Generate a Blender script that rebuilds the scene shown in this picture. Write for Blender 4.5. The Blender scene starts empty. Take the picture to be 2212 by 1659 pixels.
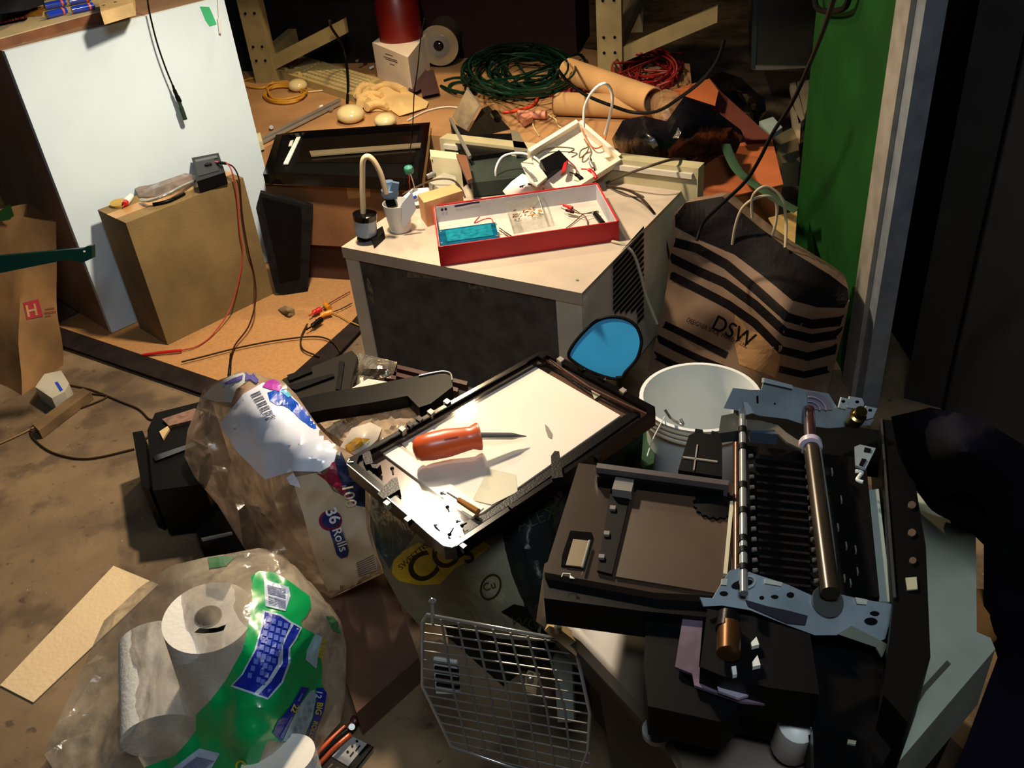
import bpy, bmesh, math, random
import numpy as np
from mathutils import Vector, Matrix, noise
from mathutils.bvhtree import BVHTree
from mathutils.geometry import delaunay_2d_cdt
random.seed(7)
SC = bpy.context.scene
COL = SC.collection
V = Vector
# ------------------------------------------------------------------ camera
F = 1980.0; H = 1.5; W2, H2 = 1106.0, 829.5
def nrm(a): return a / np.linalg.norm(a)
_d = nrm(np.array([1400 - W2, -(3750 - H2), -F])); AZ = -_d
_f = np.array([0, 0, -1.0]); AY = nrm(_f - (_f @ AZ) * AZ); AX = np.cross(AY, AZ)
cam = bpy.data.cameras.new('camera'); camo = bpy.data.objects.new('camera', cam); COL.objects.link(camo)
cam.sensor_width = 36; cam.lens = F / 2212 * 36; cam.clip_start = 0.02; cam.clip_end = 60
M3 = Matrix([list(AX), list(AY), list(AZ)])
camo.matrix_world = Matrix.Translation((0, 0, H)) @ M3.to_4x4()
SC.camera = camo
# ------------------------------------------------------------------ world, lights, exposure
SC.view_settings.view_transform = 'Standard'; SC.view_settings.look = 'None'
SC.view_settings.gamma = 1; SC.view_settings.use_curve_mapping = False
SC.view_settings.exposure = 0.0
wd = bpy.data.worlds.new('world'); SC.world = wd; wd.use_nodes = True
wd.node_tree.nodes['Background'].inputs[0].default_value = (0.35, 0.42, 0.6, 1)
wd.node_tree.nodes['Background'].inputs[1].default_value = 0.02
def light(name, kind, loc, power, col, size=0.1, look=None, spot=None, blend=0.5):
    l = bpy.data.lights.new(name, kind); l.energy = power; l.color = col
    if kind == 'AREA': l.size = size
    else: l.shadow_soft_size = size
    if kind == 'SPOT': l.spot_size = math.radians(spot); l.spot_blend = blend
    o = bpy.data.objects.new(name, l); COL.objects.link(o); o.location = loc
    if look is not None: o.rotation_euler = (V(look) - V(loc)).to_track_quat('-Z', 'Y').to_euler()
    return o
light('work_lamp', 'SPOT', (-0.30, 2.32, 1.58), 135, (1.0, 0.82, 0.60), 0.055, (-0.25, 2.1, 0.0), 165, 0.6)
light('ceiling_bulb', 'POINT', (-0.25, 3.6, 1.95), 58, (1.0, 0.74, 0.42), 0.06)
light('room_light', 'AREA', (0.10, 0.0, 2.35), 18, (0.78, 0.89, 1.0), 0.5, (-0.1, 1.6, 0.2))
# ------------------------------------------------------------------ materials
def lin(c): c = c / 255; return c / 12.92 if c <= .04045 else ((c + .055) / 1.055) ** 2.4
def rgb(c): return (lin(c[0]), lin(c[1]), lin(c[2]), 1)
MATS = {}
def mat(name, col, rough=.5, metal=0, var=.12, scale=8, bump=0, bscale=60, alpha=1, col2=None, wave=None, trans=0, coat=0, detail=4):
    if name in MATS: return MATS[name]
    m = bpy.data.materials.new(name); m.use_nodes = True; nt = m.node_tree; N = nt.nodes; L = nt.links
    b = N['Principled BSDF']; b.inputs['Roughness'].default_value = rough; b.inputs['Metallic'].default_value = metal
    if max(col) < 62 and metal < .2: b.inputs['Specular IOR Level'].default_value = .10 if rough > .28 else .28
    tc = N.new('ShaderNodeTexCoord')
    nz = N.new('ShaderNodeTexNoise'); nz.inputs['Scale'].default_value = scale; nz.inputs['Detail'].default_value = detail
    L.new(tc.outputs['Object'], nz.inputs['Vector'])
    mx = N.new('ShaderNodeMix'); mx.data_type = 'RGBA'
    c1 = rgb(col)
    c2 = rgb(col2) if col2 else tuple(x * (1 - var) ** 2 for x in c1[:3]) + (1,)
    mx.inputs[6].default_value = c1; mx.inputs[7].default_value = c2
    rp = N.new('ShaderNodeMapRange'); rp.inputs['From Min'].default_value = .35; rp.inputs['From Max'].default_value = .68
    L.new(nz.outputs['Fac'], rp.inputs['Value']); L.new(rp.outputs[0], mx.inputs[0]); L.new(mx.outputs[2], b.inputs['Base Color'])
    if bump:
        n2 = N.new('ShaderNodeTexNoise'); n2.inputs['Scale'].default_value = bscale; n2.inputs['Detail'].default_value = 3
        L.new(tc.outputs['Object'], n2.inputs['Vector'])
        bp = N.new('ShaderNodeBump'); bp.inputs['Strength'].default_value = bump; bp.inputs['Distance'].default_value = .004
        src = n2.outputs['Fac']
        if wave:
            wv = N.new('ShaderNodeTexWave'); wv.inputs['Scale'].default_value = wave; wv.inputs['Distortion'].default_value = .3; wv.bands_direction = 'Z'
            L.new(tc.outputs['Object'], wv.inputs['Vector']); src = wv.outputs['Fac']
        L.new(src, bp.inputs['Height']); L.new(bp.outputs[0], b.inputs['Normal'])
    if coat: b.inputs['Coat Weight'].default_value = coat; b.inputs['Coat Roughness'].default_value = .08
    if trans: b.inputs['Transmission Weight'].default_value = trans
    if alpha < 1: b.inputs['Alpha'].default_value = alpha
    MATS[name] = m; return m
def film(name, col, a=.35, rough=.12, bump=.8, bscale=30):
    """thin crumpled plastic film"""
    m = mat(name, col, rough, 0, .1, 6, bump, bscale); N = m.node_tree.nodes; L = m.node_tree.links
    b = N['Principled BSDF']; b.inputs['Specular IOR Level'].default_value = .9
    tr = N.new('ShaderNodeBsdfTransparent'); ms = N.new('ShaderNodeMixShader'); ms.inputs[0].default_value = a
    if a < .9:
        tc = N.new('ShaderNodeTexCoord'); wn = N.new('ShaderNodeTexNoise'); wn.inputs['Scale'].default_value = 9; wn.inputs['Detail'].default_value = 6; wn.inputs['Distortion'].default_value = 1.5
        L.new(tc.outputs['Object'], wn.inputs['Vector']); mr = N.new('ShaderNodeMapRange')
        for k_, v_ in (('From Min', .35), ('From Max', .66), ('To Min', a * .45), ('To Max', min(.95, a * 1.6))): mr.inputs[k_].default_value = v_
        L.new(wn.outputs['Fac'], mr.inputs['Value']); L.new(mr.outputs[0], ms.inputs[0])
    L.new(tr.outputs[0], ms.inputs[1]); L.new(b.outputs[0], ms.inputs[2]); L.new(ms.outputs[0], N['Material Output'].inputs[0])
    return m
def clear(name, a=.12, rough=.05, col=(255, 255, 255)):
    m = mat(name, col, rough, 0, 0); N = m.node_tree.nodes; L = m.node_tree.links
    gl = N.new('ShaderNodeBsdfGlossy'); gl.inputs['Roughness'].default_value = rough
    tr = N.new('ShaderNodeBsdfTransparent'); tr.inputs[0].default_value = rgb(col); ms = N.new('ShaderNodeMixShader'); ms.inputs[0].default_value = a
    L.new(tr.outputs[0], ms.inputs[1]); L.new(gl.outputs[0], ms.inputs[2]); L.new(ms.outputs[0], N['Material Output'].inputs[0])
    return m
# ------------------------------------------------------------------ geometry helpers
def ray(px, py):
    c = np.array([px - W2, -(py - H2), -F]); return V((float(c @ AX), float(c @ AY), float(c @ AZ))) / F
O0 = V((0, 0, H))
def P(px, py, z=0.0):
    r = ray(px, py); return O0 + r * ((z - H) / r.z)
def PL(px, py, pl):
    if not isinstance(pl, tuple): return P(px, py, pl)
    p0, n = pl; r = ray(px, py); return O0 + r * ((p0 - O0).dot(n) / r.dot(n))
def pn(pl): return V((0, 0, 1)) if not isinstance(pl, tuple) else pl[1].normalized()
def vplane(p, n=(0, -1, 0)): return (V(p), V(n).normalized())
def off(pl, d):
    return (pl + d) if not isinstance(pl, tuple) else (pl[0] + pl[1].normalized() * d, pl[1])
class Fr:
    def __init__(s, o, u, n=(0, 0, 1)):
        s.o = V(o); s.w = V(n).normalized(); s.u = V(u); s.u = (s.u - s.w * s.u.dot(s.w)).normalized(); s.v = s.w.cross(s.u)
    def __call__(s, a, b, c=0): return s.o + s.u * a + s.v * b + s.w * c
    def loc(s, p): d = p - s.o; return d.dot(s.u), d.dot(s.v), d.dot(s.w)
def B(): return bmesh.new()
def bx(b, fr, x, y, z):
    v = [b.verts.new(fr(i, j, k)) for k in z for (i, j) in ((x[0], y[0]), (x[1], y[0]), (x[1], y[1]), (x[0], y[1]))]
    for f in ((3, 2, 1, 0), (4, 5, 6, 7), (0, 1, 5, 4), (1, 2, 6, 5), (2, 3, 7, 6), (3, 0, 4, 7)): b.faces.new([v[i] for i in f])
    return b
def prism(b, top, vec):
    """closed prism from polygon points and an extrusion vector"""
    t = [b.verts.new(p) for p in top]; d = [b.verts.new(p + vec) for p in top]; n = len(t)
    b.faces.new(t); b.faces.new(d[::-1])
    for i in range(n): b.faces.new([t[i], d[i], d[(i + 1) % n], t[(i + 1) % n]])
    return b
def slab(b, pts, pl, th):
    return prism(b, [PL(x, y, pl) for x, y in pts], -pn(pl) * th)
def loft(b, A, C, rows=10, sub=6, amp=0, sc=6, cap=True, seed=0):
    """walls between two polygons, subdivided and crumpled"""
    n = len(A); rings = []
    for r in range(rows + 1):
        t = r / rows; ring = []
        for i in range(n):
            for s in range(sub):
                q = s / sub
                p = A[i].lerp(A[(i + 1) % n], q).lerp(C[i].lerp(C[(i + 1) % n], q), t)
                if amp: p = p + noise.noise_vector(p * sc + V((seed, 0, 0))) * amp * math.sin(math.pi * min(1, t * .9 + .05)) ** .5
                ring.append(b.verts.new(p))
        rings.append(ring)
    m = len(rings[0])
    for r in range(rows):
        for i in range(m): b.faces.new([rings[r][i], rings[r][(i + 1) % m], rings[r + 1][(i + 1) % m], rings[r + 1][i]])
    if cap: b.faces.new(rings[0][::-1])
    if cap == 2: b.faces.new(rings[-1])
    return b
def frame_of(d):
    d = d.normalized(); a = V((0, 0, 1)) if abs(d.z) < .9 else V((1, 0, 0)); u = d.cross(a).normalized(); return u, d.cross(u)
def cy(b, p0, p1, r0, r1=None, seg=20, cap=True):
    if r1 is None: r1 = r0
    u, v = frame_of(p1 - p0); R = []
    for p, r in ((p0, r0), (p1, r1)):
        R.append([b.verts.new(p + (u * math.cos(2 * math.pi * i / seg) + v * math.sin(2 * math.pi * i / seg)) * r) for i in range(seg)])
    for i in range(seg): b.faces.new([R[0][i], R[0][(i + 1) % seg], R[1][(i + 1) % seg], R[1][i]])
    if cap: b.faces.new(R[0][::-1]); b.faces.new(R[1])
    return b
def lathe(b, p0, ax, prof, seg=32, flute=0, nf=6):
    u, v = frame_of(ax); ax = ax.normalized(); R = []
    for r, h in prof:
        R.append([b.verts.new(p0 + ax * h + (u * math.cos(t) + v * math.sin(t)) * (r * (1 - flute * max(0, math.cos(nf * t)) ** 2))) for t in [2 * math.pi * i / seg for i in range(seg)]])
    for k in range(len(R) - 1):
        for i in range(seg): b.faces.new([R[k][i], R[k][(i + 1) % seg], R[k + 1][(i + 1) % seg], R[k + 1][i]])
    if prof[0][0] > 1e-5: b.faces.new(R[0][::-1])
    if prof[-1][0] > 1e-5: b.faces.new(R[-1])
    bmesh.ops.remove_doubles(b, verts=b.verts, dist=1e-6)
    return b
def crv(pts, k=6, closed=False):
    n = len(pts); out = []
    if n < 3 and not closed: return pts
    for i in range(n if closed else n - 1):
        g = lambda j: pts[j % n] if closed else pts[max(0, min(n - 1, j))]
        a, p, q, c = g(i - 1), g(i), g(i + 1), g(i + 2)
        for s in range(k):
            t = s / k
            out.append(.5 * ((2 * p) + (q - a) * t + (2 * a - 5 * p + 4 * q - c) * t * t + (3 * p - a - 3 * q + c) * t ** 3))
    if not closed: out.append(pts[-1])
    return out
def tb(b, pts, r, seg=8, k=6, closed=False, flat=1.0):
    pts = crv([V(p) for p in pts], k, closed); n = len(pts); R = []; pu = None
    for i, p in enumerate(pts):
        d = (pts[(i + 1) % n] - pts[i - 1]) if closed else (pts[min(n - 1, i + 1)] - pts[max(0, i - 1)])
        if d.length < 1e-9: d = V((0, 0, 1))
        d.normalize()
        if pu is None: pu, _ = frame_of(d)
        u = (pu - d * pu.dot(d)); u = u.normalized() if u.length > 1e-6 else frame_of(d)[0]; w = d.cross(u); pu = u
        rr = r[int(i / (n - 1 + 1e-9) * (len(r) - 1))] if isinstance(r, (list, tuple)) else r
        R.append([b.verts.new(p + u * math.cos(2 * math.pi * j / seg) * rr + w * math.sin(2 * math.pi * j / seg) * rr * flat) for j in range(seg)])
    for i in range(n if closed else n - 1):
        a, c = R[i], R[(i + 1) % n]
        for j in range(seg): b.faces.new([a[j], a[(j + 1) % seg], c[(j + 1) % seg], c[j]])
    if not closed: b.faces.new(R[0][::-1]); b.faces.new(R[-1])
    return b
def px3(l, z=None):
    return [P(*(q if len(q) == 3 else (q[0], q[1], z))) for q in l]
def ellipsoid(b, c, rx, ry, rz, rot=0):
    r = bmesh.ops.create_icosphere(b, subdivisions=3, radius=1)
    bmesh.ops.transform(b, matrix=Matrix.Translation(c) @ Matrix.Rotation(rot, 4, 'Z') @ Matrix.Diagonal((rx, ry, rz, 1)), verts=r['verts']); return b
def bez(b, amt, seg=2):
    """bevel every sharp edge of a builder mesh"""
    es = [e for e in b.edges if len(e.link_faces) == 2 and e.calc_face_angle(0) > .5]
    if es: bmesh.ops.bevel(b, geom=es, offset=amt, segments=seg, profile=.6, affect='EDGES', clamp_overlap=True)
    return b
ROOT = {}
def _mk(name, b, m, smooth):
    bmesh.ops.recalc_face_normals(b, faces=b.faces)
    me = bpy.data.meshes.new(name); b.to_mesh(me); b.free()
    if smooth:
        for p in me.polygons: p.use_smooth = True
        try: me.set_sharp_from_angle(angle=math.radians(smooth if smooth > 1 else 40))
        except Exception: pass
    me.materials.append(m)
    o = bpy.data.objects.new(name, me); COL.objects.link(o); return o
def tag(o, label, cat, group=None):
    o['label'] = label; o['category'] = cat
    if group: o['group'] = group
    return o
def thing(name, label, cat, at, group=None):
    o = bpy.data.objects.new(name, None); COL.objects.link(o); o.empty_display_size = .05; o.location = at
    ROOT[o] = V(at); return tag(o, label, cat, group)
def part(name, b, m, parent, smooth=0, label=None):
    o = _mk(name, b, m, smooth); r = ROOT[parent]; o.data.transform(Matrix.Translation(-r)); o.parent = parent; ROOT[o] = r
    if label: o['label'] = label
    return o
def solo(name, b, m, label, cat, group=None, smooth=0):
    o = _mk(name, b, m, smooth); vs = [v.co for v in o.data.vertices]
    c = V(((min(v.x for v in vs) + max(v.x for v in vs)) / 2, (min(v.y for v in vs) + max(v.y for v in vs)) / 2, min(v.z for v in vs)))
    o.data.transform(Matrix.Translation(-c)); o.location = c; ROOT[o] = c
    return tag(o, label, cat, group)
def struct(name, b, m, smooth=0):
    o = _mk(name, b, m, smooth); o['kind'] = 'structure'; ROOT[o] = V((0, 0, 0)); return o
def tps(ctrl):
    A = np.array([[c[0] / 100, c[1] / 100] for c in ctrl]); z = np.array([c[2] for c in ctrl]); n = len(A)
    d = np.linalg.norm(A[:, None] - A[None], axis=2); K = np.where(d > 0, d * d * np.log(d + 1e-12), 0) + np.eye(n) * 1e-3
    Q = np.hstack([np.ones((n, 1)), A]); S = np.block([[K, Q], [Q.T, np.zeros((3, 3))]])
    w = np.linalg.lstsq(S, np.concatenate([z, np.zeros(3)]), rcond=None)[0]
    lo, hi = min(z) - .02, max(z) + .04
    def f(x, y):
        r = np.hypot(A[:, 0] - x / 100, A[:, 1] - y / 100); k = np.where(r > 0, r * r * np.log(r + 1e-12), 0)
        return float(min(hi, max(lo, w[:n] @ k + w[n] + w[n + 1] * x / 100 + w[n + 2] * y / 100)))
    return f
def dens(pts, g):
    out = []
    for i, p in enumerate(pts):
        q = pts[(i + 1) % len(pts)]; L_ = math.hypot(q[0] - p[0], q[1] - p[1]); n = max(1, int(L_ / g))
        for s in range(n): out.append(tuple(p[k] + (q[k] - p[k]) * s / n for k in range(len(p))))
    return out
def tri2d(out, inner=()):
    vs = [V((p[0], p[1])) for p in out] + [V((p[0], p[1])) for p in inner]
    r = delaunay_2d_cdt(vs, [], [list(range(len(out)))], 1, 1e-4); return r[0], r[2]
def inside(pts, x, y):
    c = False; n = len(pts)
    for i in range(n):
        a, q = pts[i], pts[i - 1]
        if (a[1] > y) != (q[1] > y) and x < (q[0] - a[0]) * (y - a[1]) / (q[1] - a[1]) + a[0]: c = not c
    return c
def edist(pts, x, y):
    m = 1e9; n = len(pts)
    for i in range(n):
        a, q = pts[i], pts[(i + 1) % n]; dx, dy = q[0] - a[0], q[1] - a[1]; t = max(0, min(1, ((x - a[0]) * dx + (y - a[1]) * dy) / (dx * dx + dy * dy + 1e-9)))
        m = min(m, math.hypot(x - a[0] - dx * t, y - a[1] - dy * t))
    return m
def pillow(outline, inner=(), g=16, back=(0, .05, -.1), amp=.006, sc=9, ramp=60, minth=.002, ridge=False, floor=.003, jag=0):
    """a soft body: its upper surface through points of known height, its underside set back by real thickness"""
    f = tps(list(outline) + list(inner)); o = dens(outline, g); o2 = [(p[0], p[1]) for p in o]
    if jag: o2 = [(x + jag * noise.noise(V((x * .05, y * .05, 1))), y + jag * noise.noise(V((x * .05, y * .05, 7)))) for x, y in o2]
    xs = [p[0] for p in o2]; ys = [p[1] for p in o2]; gi = []
    y = min(ys); k = 0
    while y < max(ys):
        x = min(xs) + (g / 2 if k % 2 else 0)
        while x < max(xs):
            if inside(o2, x, y) and edist(o2, x, y) > g * .45: gi.append((x, y))
            x += g
        y += g * .87; k += 1
    vs, fs = tri2d(o2, gi); b = B(); T = []; D = []; bk = V(back)
    for v in vs:
        e = edist(o2, v.x, v.y); p = P(v.x, v.y, max(floor, f(v.x, v.y))); k = min(1, e / ramp)
        nz = noise.fractal(p * sc, .9, 2.1, 4)
        if ridge: nz = 1 - abs(nz) * 2.2
        vd = (O0 - p).normalized(); q = p + vd * (amp * nz * (min(1, e / 20) * .85 + .15))
        if q.z < floor: q.z = floor
        u = q + bk.normalized() * (minth + (bk.length - minth) * math.sqrt(k))
        u.z = max(u.z, floor - .002) if q.z > floor + .001 else q.z - .002
        T.append(b.verts.new(q)); D.append(b.verts.new(u))
    for t in fs:
        try: b.faces.new([T[i] for i in t]); b.faces.new([D[i] for i in t][::-1])
        except ValueError: pass
    for e in [e for e in b.edges if len(e.link_faces) == 1 and e.verts[0] in set(T)]:
        i, j = T.index(e.verts[0]), T.index(e.verts[1])
        try: b.faces.new([T[i], T[j], D[j], D[i]])
        except ValueError: pass
    return b
def hitter(b): t = BVHTree.FromBMesh(b); return t
def dproj(tgt, x, y, o):
    if isinstance(tgt, BVHTree):
        r = ray(x, y).normalized(); h = tgt.ray_cast(O0, r)
        if h[0] is None: return None
        n = h[1] if h[1].dot(r) < 0 else -h[1]
        return h[0] - r * o + n * o * .3
    return PL(x, y, off(tgt, o))
def decal(polys, tgt, o=.0015, g=10):
    """printed marks lying on a surface"""
    b = B()
    for pl in polys:
        o2 = dens(pl, g); xs = [p[0] for p in o2]; ys = [p[1] for p in o2]
        gi = [(x, y) for x in np.arange(min(xs) + g / 2, max(xs), g) for y in np.arange(min(ys) + g / 2, max(ys), g) if inside(o2, x, y) and edist(o2, x, y) > g * .4]
        vs, fs = tri2d(o2, gi); T = []
        for v in vs:
            p = dproj(tgt, v.x, v.y, o); T.append(b.verts.new(p) if p else None)
        for t in fs:
            if all(T[i] for i in t):
                try: b.faces.new([T[i] for i in t])
                except ValueError: pass
    for v in [v for v in b.verts if not v.link_faces]: b.verts.remove(v)
    return b
def ringpolys(cx, cy_, rx, ry, w, rot=0, n=20):
    A_ = ell(cx, cy_, rx, ry, rot, n); C_ = ell(cx, cy_, rx - w, ry - w, rot, n)
    return [[A_[i], A_[(i + 1) % n], C_[(i + 1) % n], C_[i]] for i in range(n)]
def text(s, x, y, size, ang, tgt, o=.002, sx=1.0, bold=0.0, sub=True):
    cu = bpy.data.curves.new('t', 'FONT'); cu.body = s; cu.size = 1; cu.offset = bold; ob = bpy.data.objects.new('t', cu); COL.objects.link(ob)
    bpy.context.view_layer.update(); me = ob.evaluated_get(bpy.context.evaluated_depsgraph_get()).to_mesh(); b = B(); b.from_mesh(me)
    COL.objects.unlink(ob); bpy.data.objects.remove(ob)
    bmesh.ops.triangulate(b, faces=b.faces)
    if sub: bmesh.ops.subdivide_edges(b, edges=[e for e in b.edges if e.calc_length() > .3], cuts=2)
    a = math.radians(ang); bad = []
    for v in b.verts:
        ux = v.co.x * size * sx; uy = v.co.y * size
        X = x + ux * math.cos(a) + uy * math.sin(a); Y = y + ux * math.sin(a) - uy * math.cos(a)
        p = dproj(tgt, X, Y, o)
        if p: v.co = p
        else: bad.append(v)
    for v in bad: b.verts.remove(v)
    return b
def band(pts, w):
    """polyline in picture pixels widened to a strip polygon"""
    L_, R_ = [], []
    for i, p in enumerate(pts):
        a = pts[max(0, i - 1)]; c = pts[min(len(pts) - 1, i + 1)]; dx, dy = c[0] - a[0], c[1] - a[1]; l = math.hypot(dx, dy)
        ww = w[i] if isinstance(w, (list, tuple)) else w
        L_.append((p[0] - dy / l * ww / 2, p[1] + dx / l * ww / 2)); R_.append((p[0] + dy / l * ww / 2, p[1] - dx / l * ww / 2))
    return L_ + R_[::-1]
def ell(cx, cy_, rx, ry, rot=0, n=24):
    a = math.radians(rot); return [(cx + rx * math.cos(t) * math.cos(a) - ry * math.sin(t) * math.sin(a), cy_ + rx * math.cos(t) * math.sin(a) + ry * math.sin(t) * math.cos(a)) for t in [2 * math.pi * i / n for i in range(n)]]
# common materials
blk = mat('black_plastic', (13, 12, 13), .32, bump=.1, bscale=300)
blk2 = mat('matte_black_plastic', (9, 9, 10), .5)
gloss = mat('glossy_black_plastic', (9, 7, 7), .14, coat=.6)
rubber = mat('black_rubber', (11, 10, 9), .5)
steel = mat('steel', (170, 168, 160), .3, .6)
chrome = mat('chrome', (190, 188, 182), .18, .7)
zinc = mat('galvanised_steel', (150, 164, 170), .42, .35, .2, 14)
cardb = mat('cardboard', (176, 128, 78), .85, var=.15, scale=5, bump=.15, bscale=200)
beige = mat('beige_enamel', (200, 192, 174), .45, var=.12, scale=9)
white = mat('white_plastic', (226, 226, 218), .4, var=.08)
paperw = mat('white_paper', (235, 232, 226), .8, var=.04)
red = mat('red_plastic', (196, 30, 34), .35)
orangep = mat('orange_plastic', (240, 98, 44), .35, coat=.1)
blue = mat('blue_plastic', (26, 70, 190), .35)
wood = mat('pale_wood', (196, 170, 122), .6, var=.2, scale=12)
brownwood = mat('brown_wood', (128, 82, 52), .5, var=.25, scale=16)
copper = mat('copper', (200, 120, 60), .3, 1)
# ------------------------------------------------------------------ the room
flo = mat('concrete', (142, 118, 86), .75, var=.4, scale=2.2, bump=.5, bscale=25, col2=(74, 58, 42), detail=9)
_n = flo.node_tree; _N = _n.nodes; _L = _n.links; _b = _N['Principled BSDF']; _s = _b.inputs['Base Color'].links[0].from_socket
for sc_k, lo_, hi_, c_, f_ in ((7, .52, .62, (52, 40, 30), .55), (1.1, .5, .7, (60, 48, 36), .5), (95, .70, .74, (190, 176, 150), .7), (38, .64, .70, (50, 38, 28), .6)):
    _t = _N.new('ShaderNodeTexNoise'); _t.inputs['Scale'].default_value = sc_k; _t.inputs['Detail'].default_value = 5
    _c = _N.new('ShaderNodeTexCoord'); _L.new(_c.outputs['Object'], _t.inputs['Vector'])
    _r = _N.new('ShaderNodeMapRange'); _r.inputs['From Min'].default_value = lo_; _r.inputs['From Max'].default_value = hi_; _r.inputs['To Max'].default_value = f_
    _m = _N.new('ShaderNodeMix'); _m.data_type = 'RGBA'; _m.inputs[7].default_value = rgb(c_)
    _L.new(_t.outputs['Fac'], _r.inputs['Value']); _L.new(_r.outputs[0], _m.inputs[0]); _L.new(_s, _m.inputs[6]); _s = _m.outputs[2]
_L.new(_s, _b.inputs['Base Color'])
b = B(); bx(b, Fr((0, 0, 0), (1, 0, 0)), (-4.5, 4.5), (-1.5, 8), (-.1, 0)); struct('floor', b, flo)
dark = mat('dark_wall', (40, 34, 30), .8, var=.4, scale=3, bump=.3, bscale=12)
b = B(); bx(b, Fr((0, 0, 0), (1, 0, 0)), (-4.5, 4.5), (7.6, 7.75), (0, 2.6)); struct('wall_back', b, dark)
b = B(); bx(b, Fr((0, 0, 0), (1, 0, 0)), (-4.6, -4.5), (-1.5, 7.6), (0, 2.6)); struct('wall_left', b, dark)
G1 = P(1708, 590); G1.z = 0; G2 = P(1828, 820); G2.z = 0
wr = Fr(G2, G1 - G2)                                # u: away from viewer, v: to the left of the wall line
if wr.v.x > 0: wr.v = -wr.v
LW = (G1 - G2).length
def wbox(n, u, v, z, m, st=True, bev=0):
    b = B(); bx(b, wr, u, v, z)
    return b
# posts and recessed dark doors to the right of the green door
b = wbox('trim_1', (-.085, 0), (-.03, .012), (0, 2.4), None); struct('trim_1', b, mat('grey_post', (128, 122, 112), .5, var=.15, scale=20))
b = wbox('trim_2', (-.135, -.085), (-.045, 0), (0, 2.4), None); struct('trim_2', b, mat('steel_post', (118, 124, 130), .45, .2, var=.15, scale=20))
b = wbox('wall_right', (-3.2, 1.2), (-.25, -.20), (0, 2.6), None); struct('wall_right', b, mat('dark_gap_wall', (16, 17, 22), .7))  # near-black wall carried past the posts so the gap reads dark
dg = mat('dark_grey_door', (44, 42, 40), .6, var=.2, scale=6)
b = B(); q0 = P(1952, 860); q0.z = 0
dr = Fr(q0, V((.75, -.62, 0))); bx(b, dr, (0, 1.2), (0, .04), (0, 2.4)); struct('door_1', b, dg)
b = B(); slab(b, [(2162, 424), (2300, 410), (2300, 440), (2184, 448), (2108, 900), (2086, 930)], vplane(dr(0, -.03), -dr.v), .02); struct('trim_3', b, mat('door_moulding', (74, 76, 74), .5))
# green door leaf
g = thing('green_partition', 'green painted door panel standing upright left of the grey post', 'door', G1)
b = B(); bx(b, wr, (0, LW), (-.04, 0), (0, 2.3)); part('panel', b, mat('green_paint', (16, 60, 18), .8, var=.2, scale=5), g)
b = B(); tb(b, [PL(x, y, vplane(G1, (-1, .05, 0))) + V((-.03, 0, 0)) for x, y in ((1782, -20), (1788, 14), (1815, 22), (1850, 14), (1864, -20))], .008); part('strap', b, rubber, g, 40)
# ------------------------------------------------------------------ raised cardboard-covered platform behind the appliances
ZP = .40
plat = [P(*q, ZP) for q in ((546, 332), (455, 60), (640, 60), (1120, 84), (1490, 138), (1495, 195), (1425, 300), (1320, 332), (930, 292), (600, 304))]
b = prism(B(), plat, V((0, 0, -ZP + .001)))
solo('low_platform', b, mat('tan_board', (188, 140, 88), .8, var=.3, scale=2.5, bump=.1, bscale=90), 'wide low platform covered in tan cardboard behind the air conditioner', 'platform')
# workbench legs
def bench_leg(px, py, t, h=.86):
    p = P(px, py, ZP); p.z = 0; return p
la = P(575, 180, ZP); lb = P(1318, 168, ZP)
wu = (lb - la).normalized(); tanp = mat('tan_bench_paint', (150, 134, 90), .55, var=.15, scale=10)
wbn = thing('workbench', 'tan workbench with bolted legs behind the clutter', 'workbench', (la + lb) / 2)
for p in (la, lb):
    fr = Fr(p, wu)
    b = B(); bx(b, fr, (-.05, .05), (0, .05), (0, .5)); lg = part('leg', bez(b, .004), tanp, wbn)
    b = B()
    for z in (.10, .16, .30, .38):
        for x in (-.022, .022): cy(b, fr(x, -.003, z), fr(x, .001, z), .006, seg=10)
    part('bolt', b, blk2, lg)
    b = B(); bx(b, fr, (-.05, .05), (.72, .77), (0, .5)); part('leg', bez(b, .004), tanp, wbn)
    b = B(); prism(b, [fr(.0, .05, .08), fr(0, .05, .14), fr(.02, .72, .2), fr(.02, .72, .14)], wu * .04); part('brace', b, tanp, wbn)
fr = Fr(la, wu); L0 = (lb - la).length
b = B(); bx(b, fr, (-.1, L0 + .3), (-.06, .85), (.5, .54)); part('bench_top', b, brownwood, wbn)
for p, s in ((la, 1), (lb, 1)):
    f2 = Fr(p, wu); b = B(); prism(b, [f2(.05, .02, .055), f2(.05, .02, .115), f2(.42, .02, .26), f2(.42, .02, .20)], f2.v * .03); part('brace', b, tanp, wbn)
# dark storage under the bench
dm = [mat('dark_crate', (30, 26, 27), .7, var=.3, scale=6), mat('maroon_crate', (44, 24, 24), .7), mat('dark_green_crate', (22, 34, 28), .7)]
for (x0, x1, y, z1, mi, lab) in ((-.1, .62, .3, .3, 0, 'dark crate under the bench left of its middle'), (.66, 1.36, .34, .34, 1, 'dark maroon crate under the bench behind the green cables'), (-.75, -.14, .2, .36, 2, 'dark green crate beyond the left bench leg')):
    t = thing('storage_crate', lab, 'crate', fr(x0, y), 'crates under the bench')
    b = B(); bx(b, fr, (x0, x1), (y, y + .35), (0, z1 - .02)); part('body', bez(b, .01), dm[mi], t)
    b = B(); bx(b, fr, (x0 - .01, x1 + .01), (y - .01, y + .36), (z1 - .02, z1)); part('lid', b, dm[mi], t)
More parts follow.
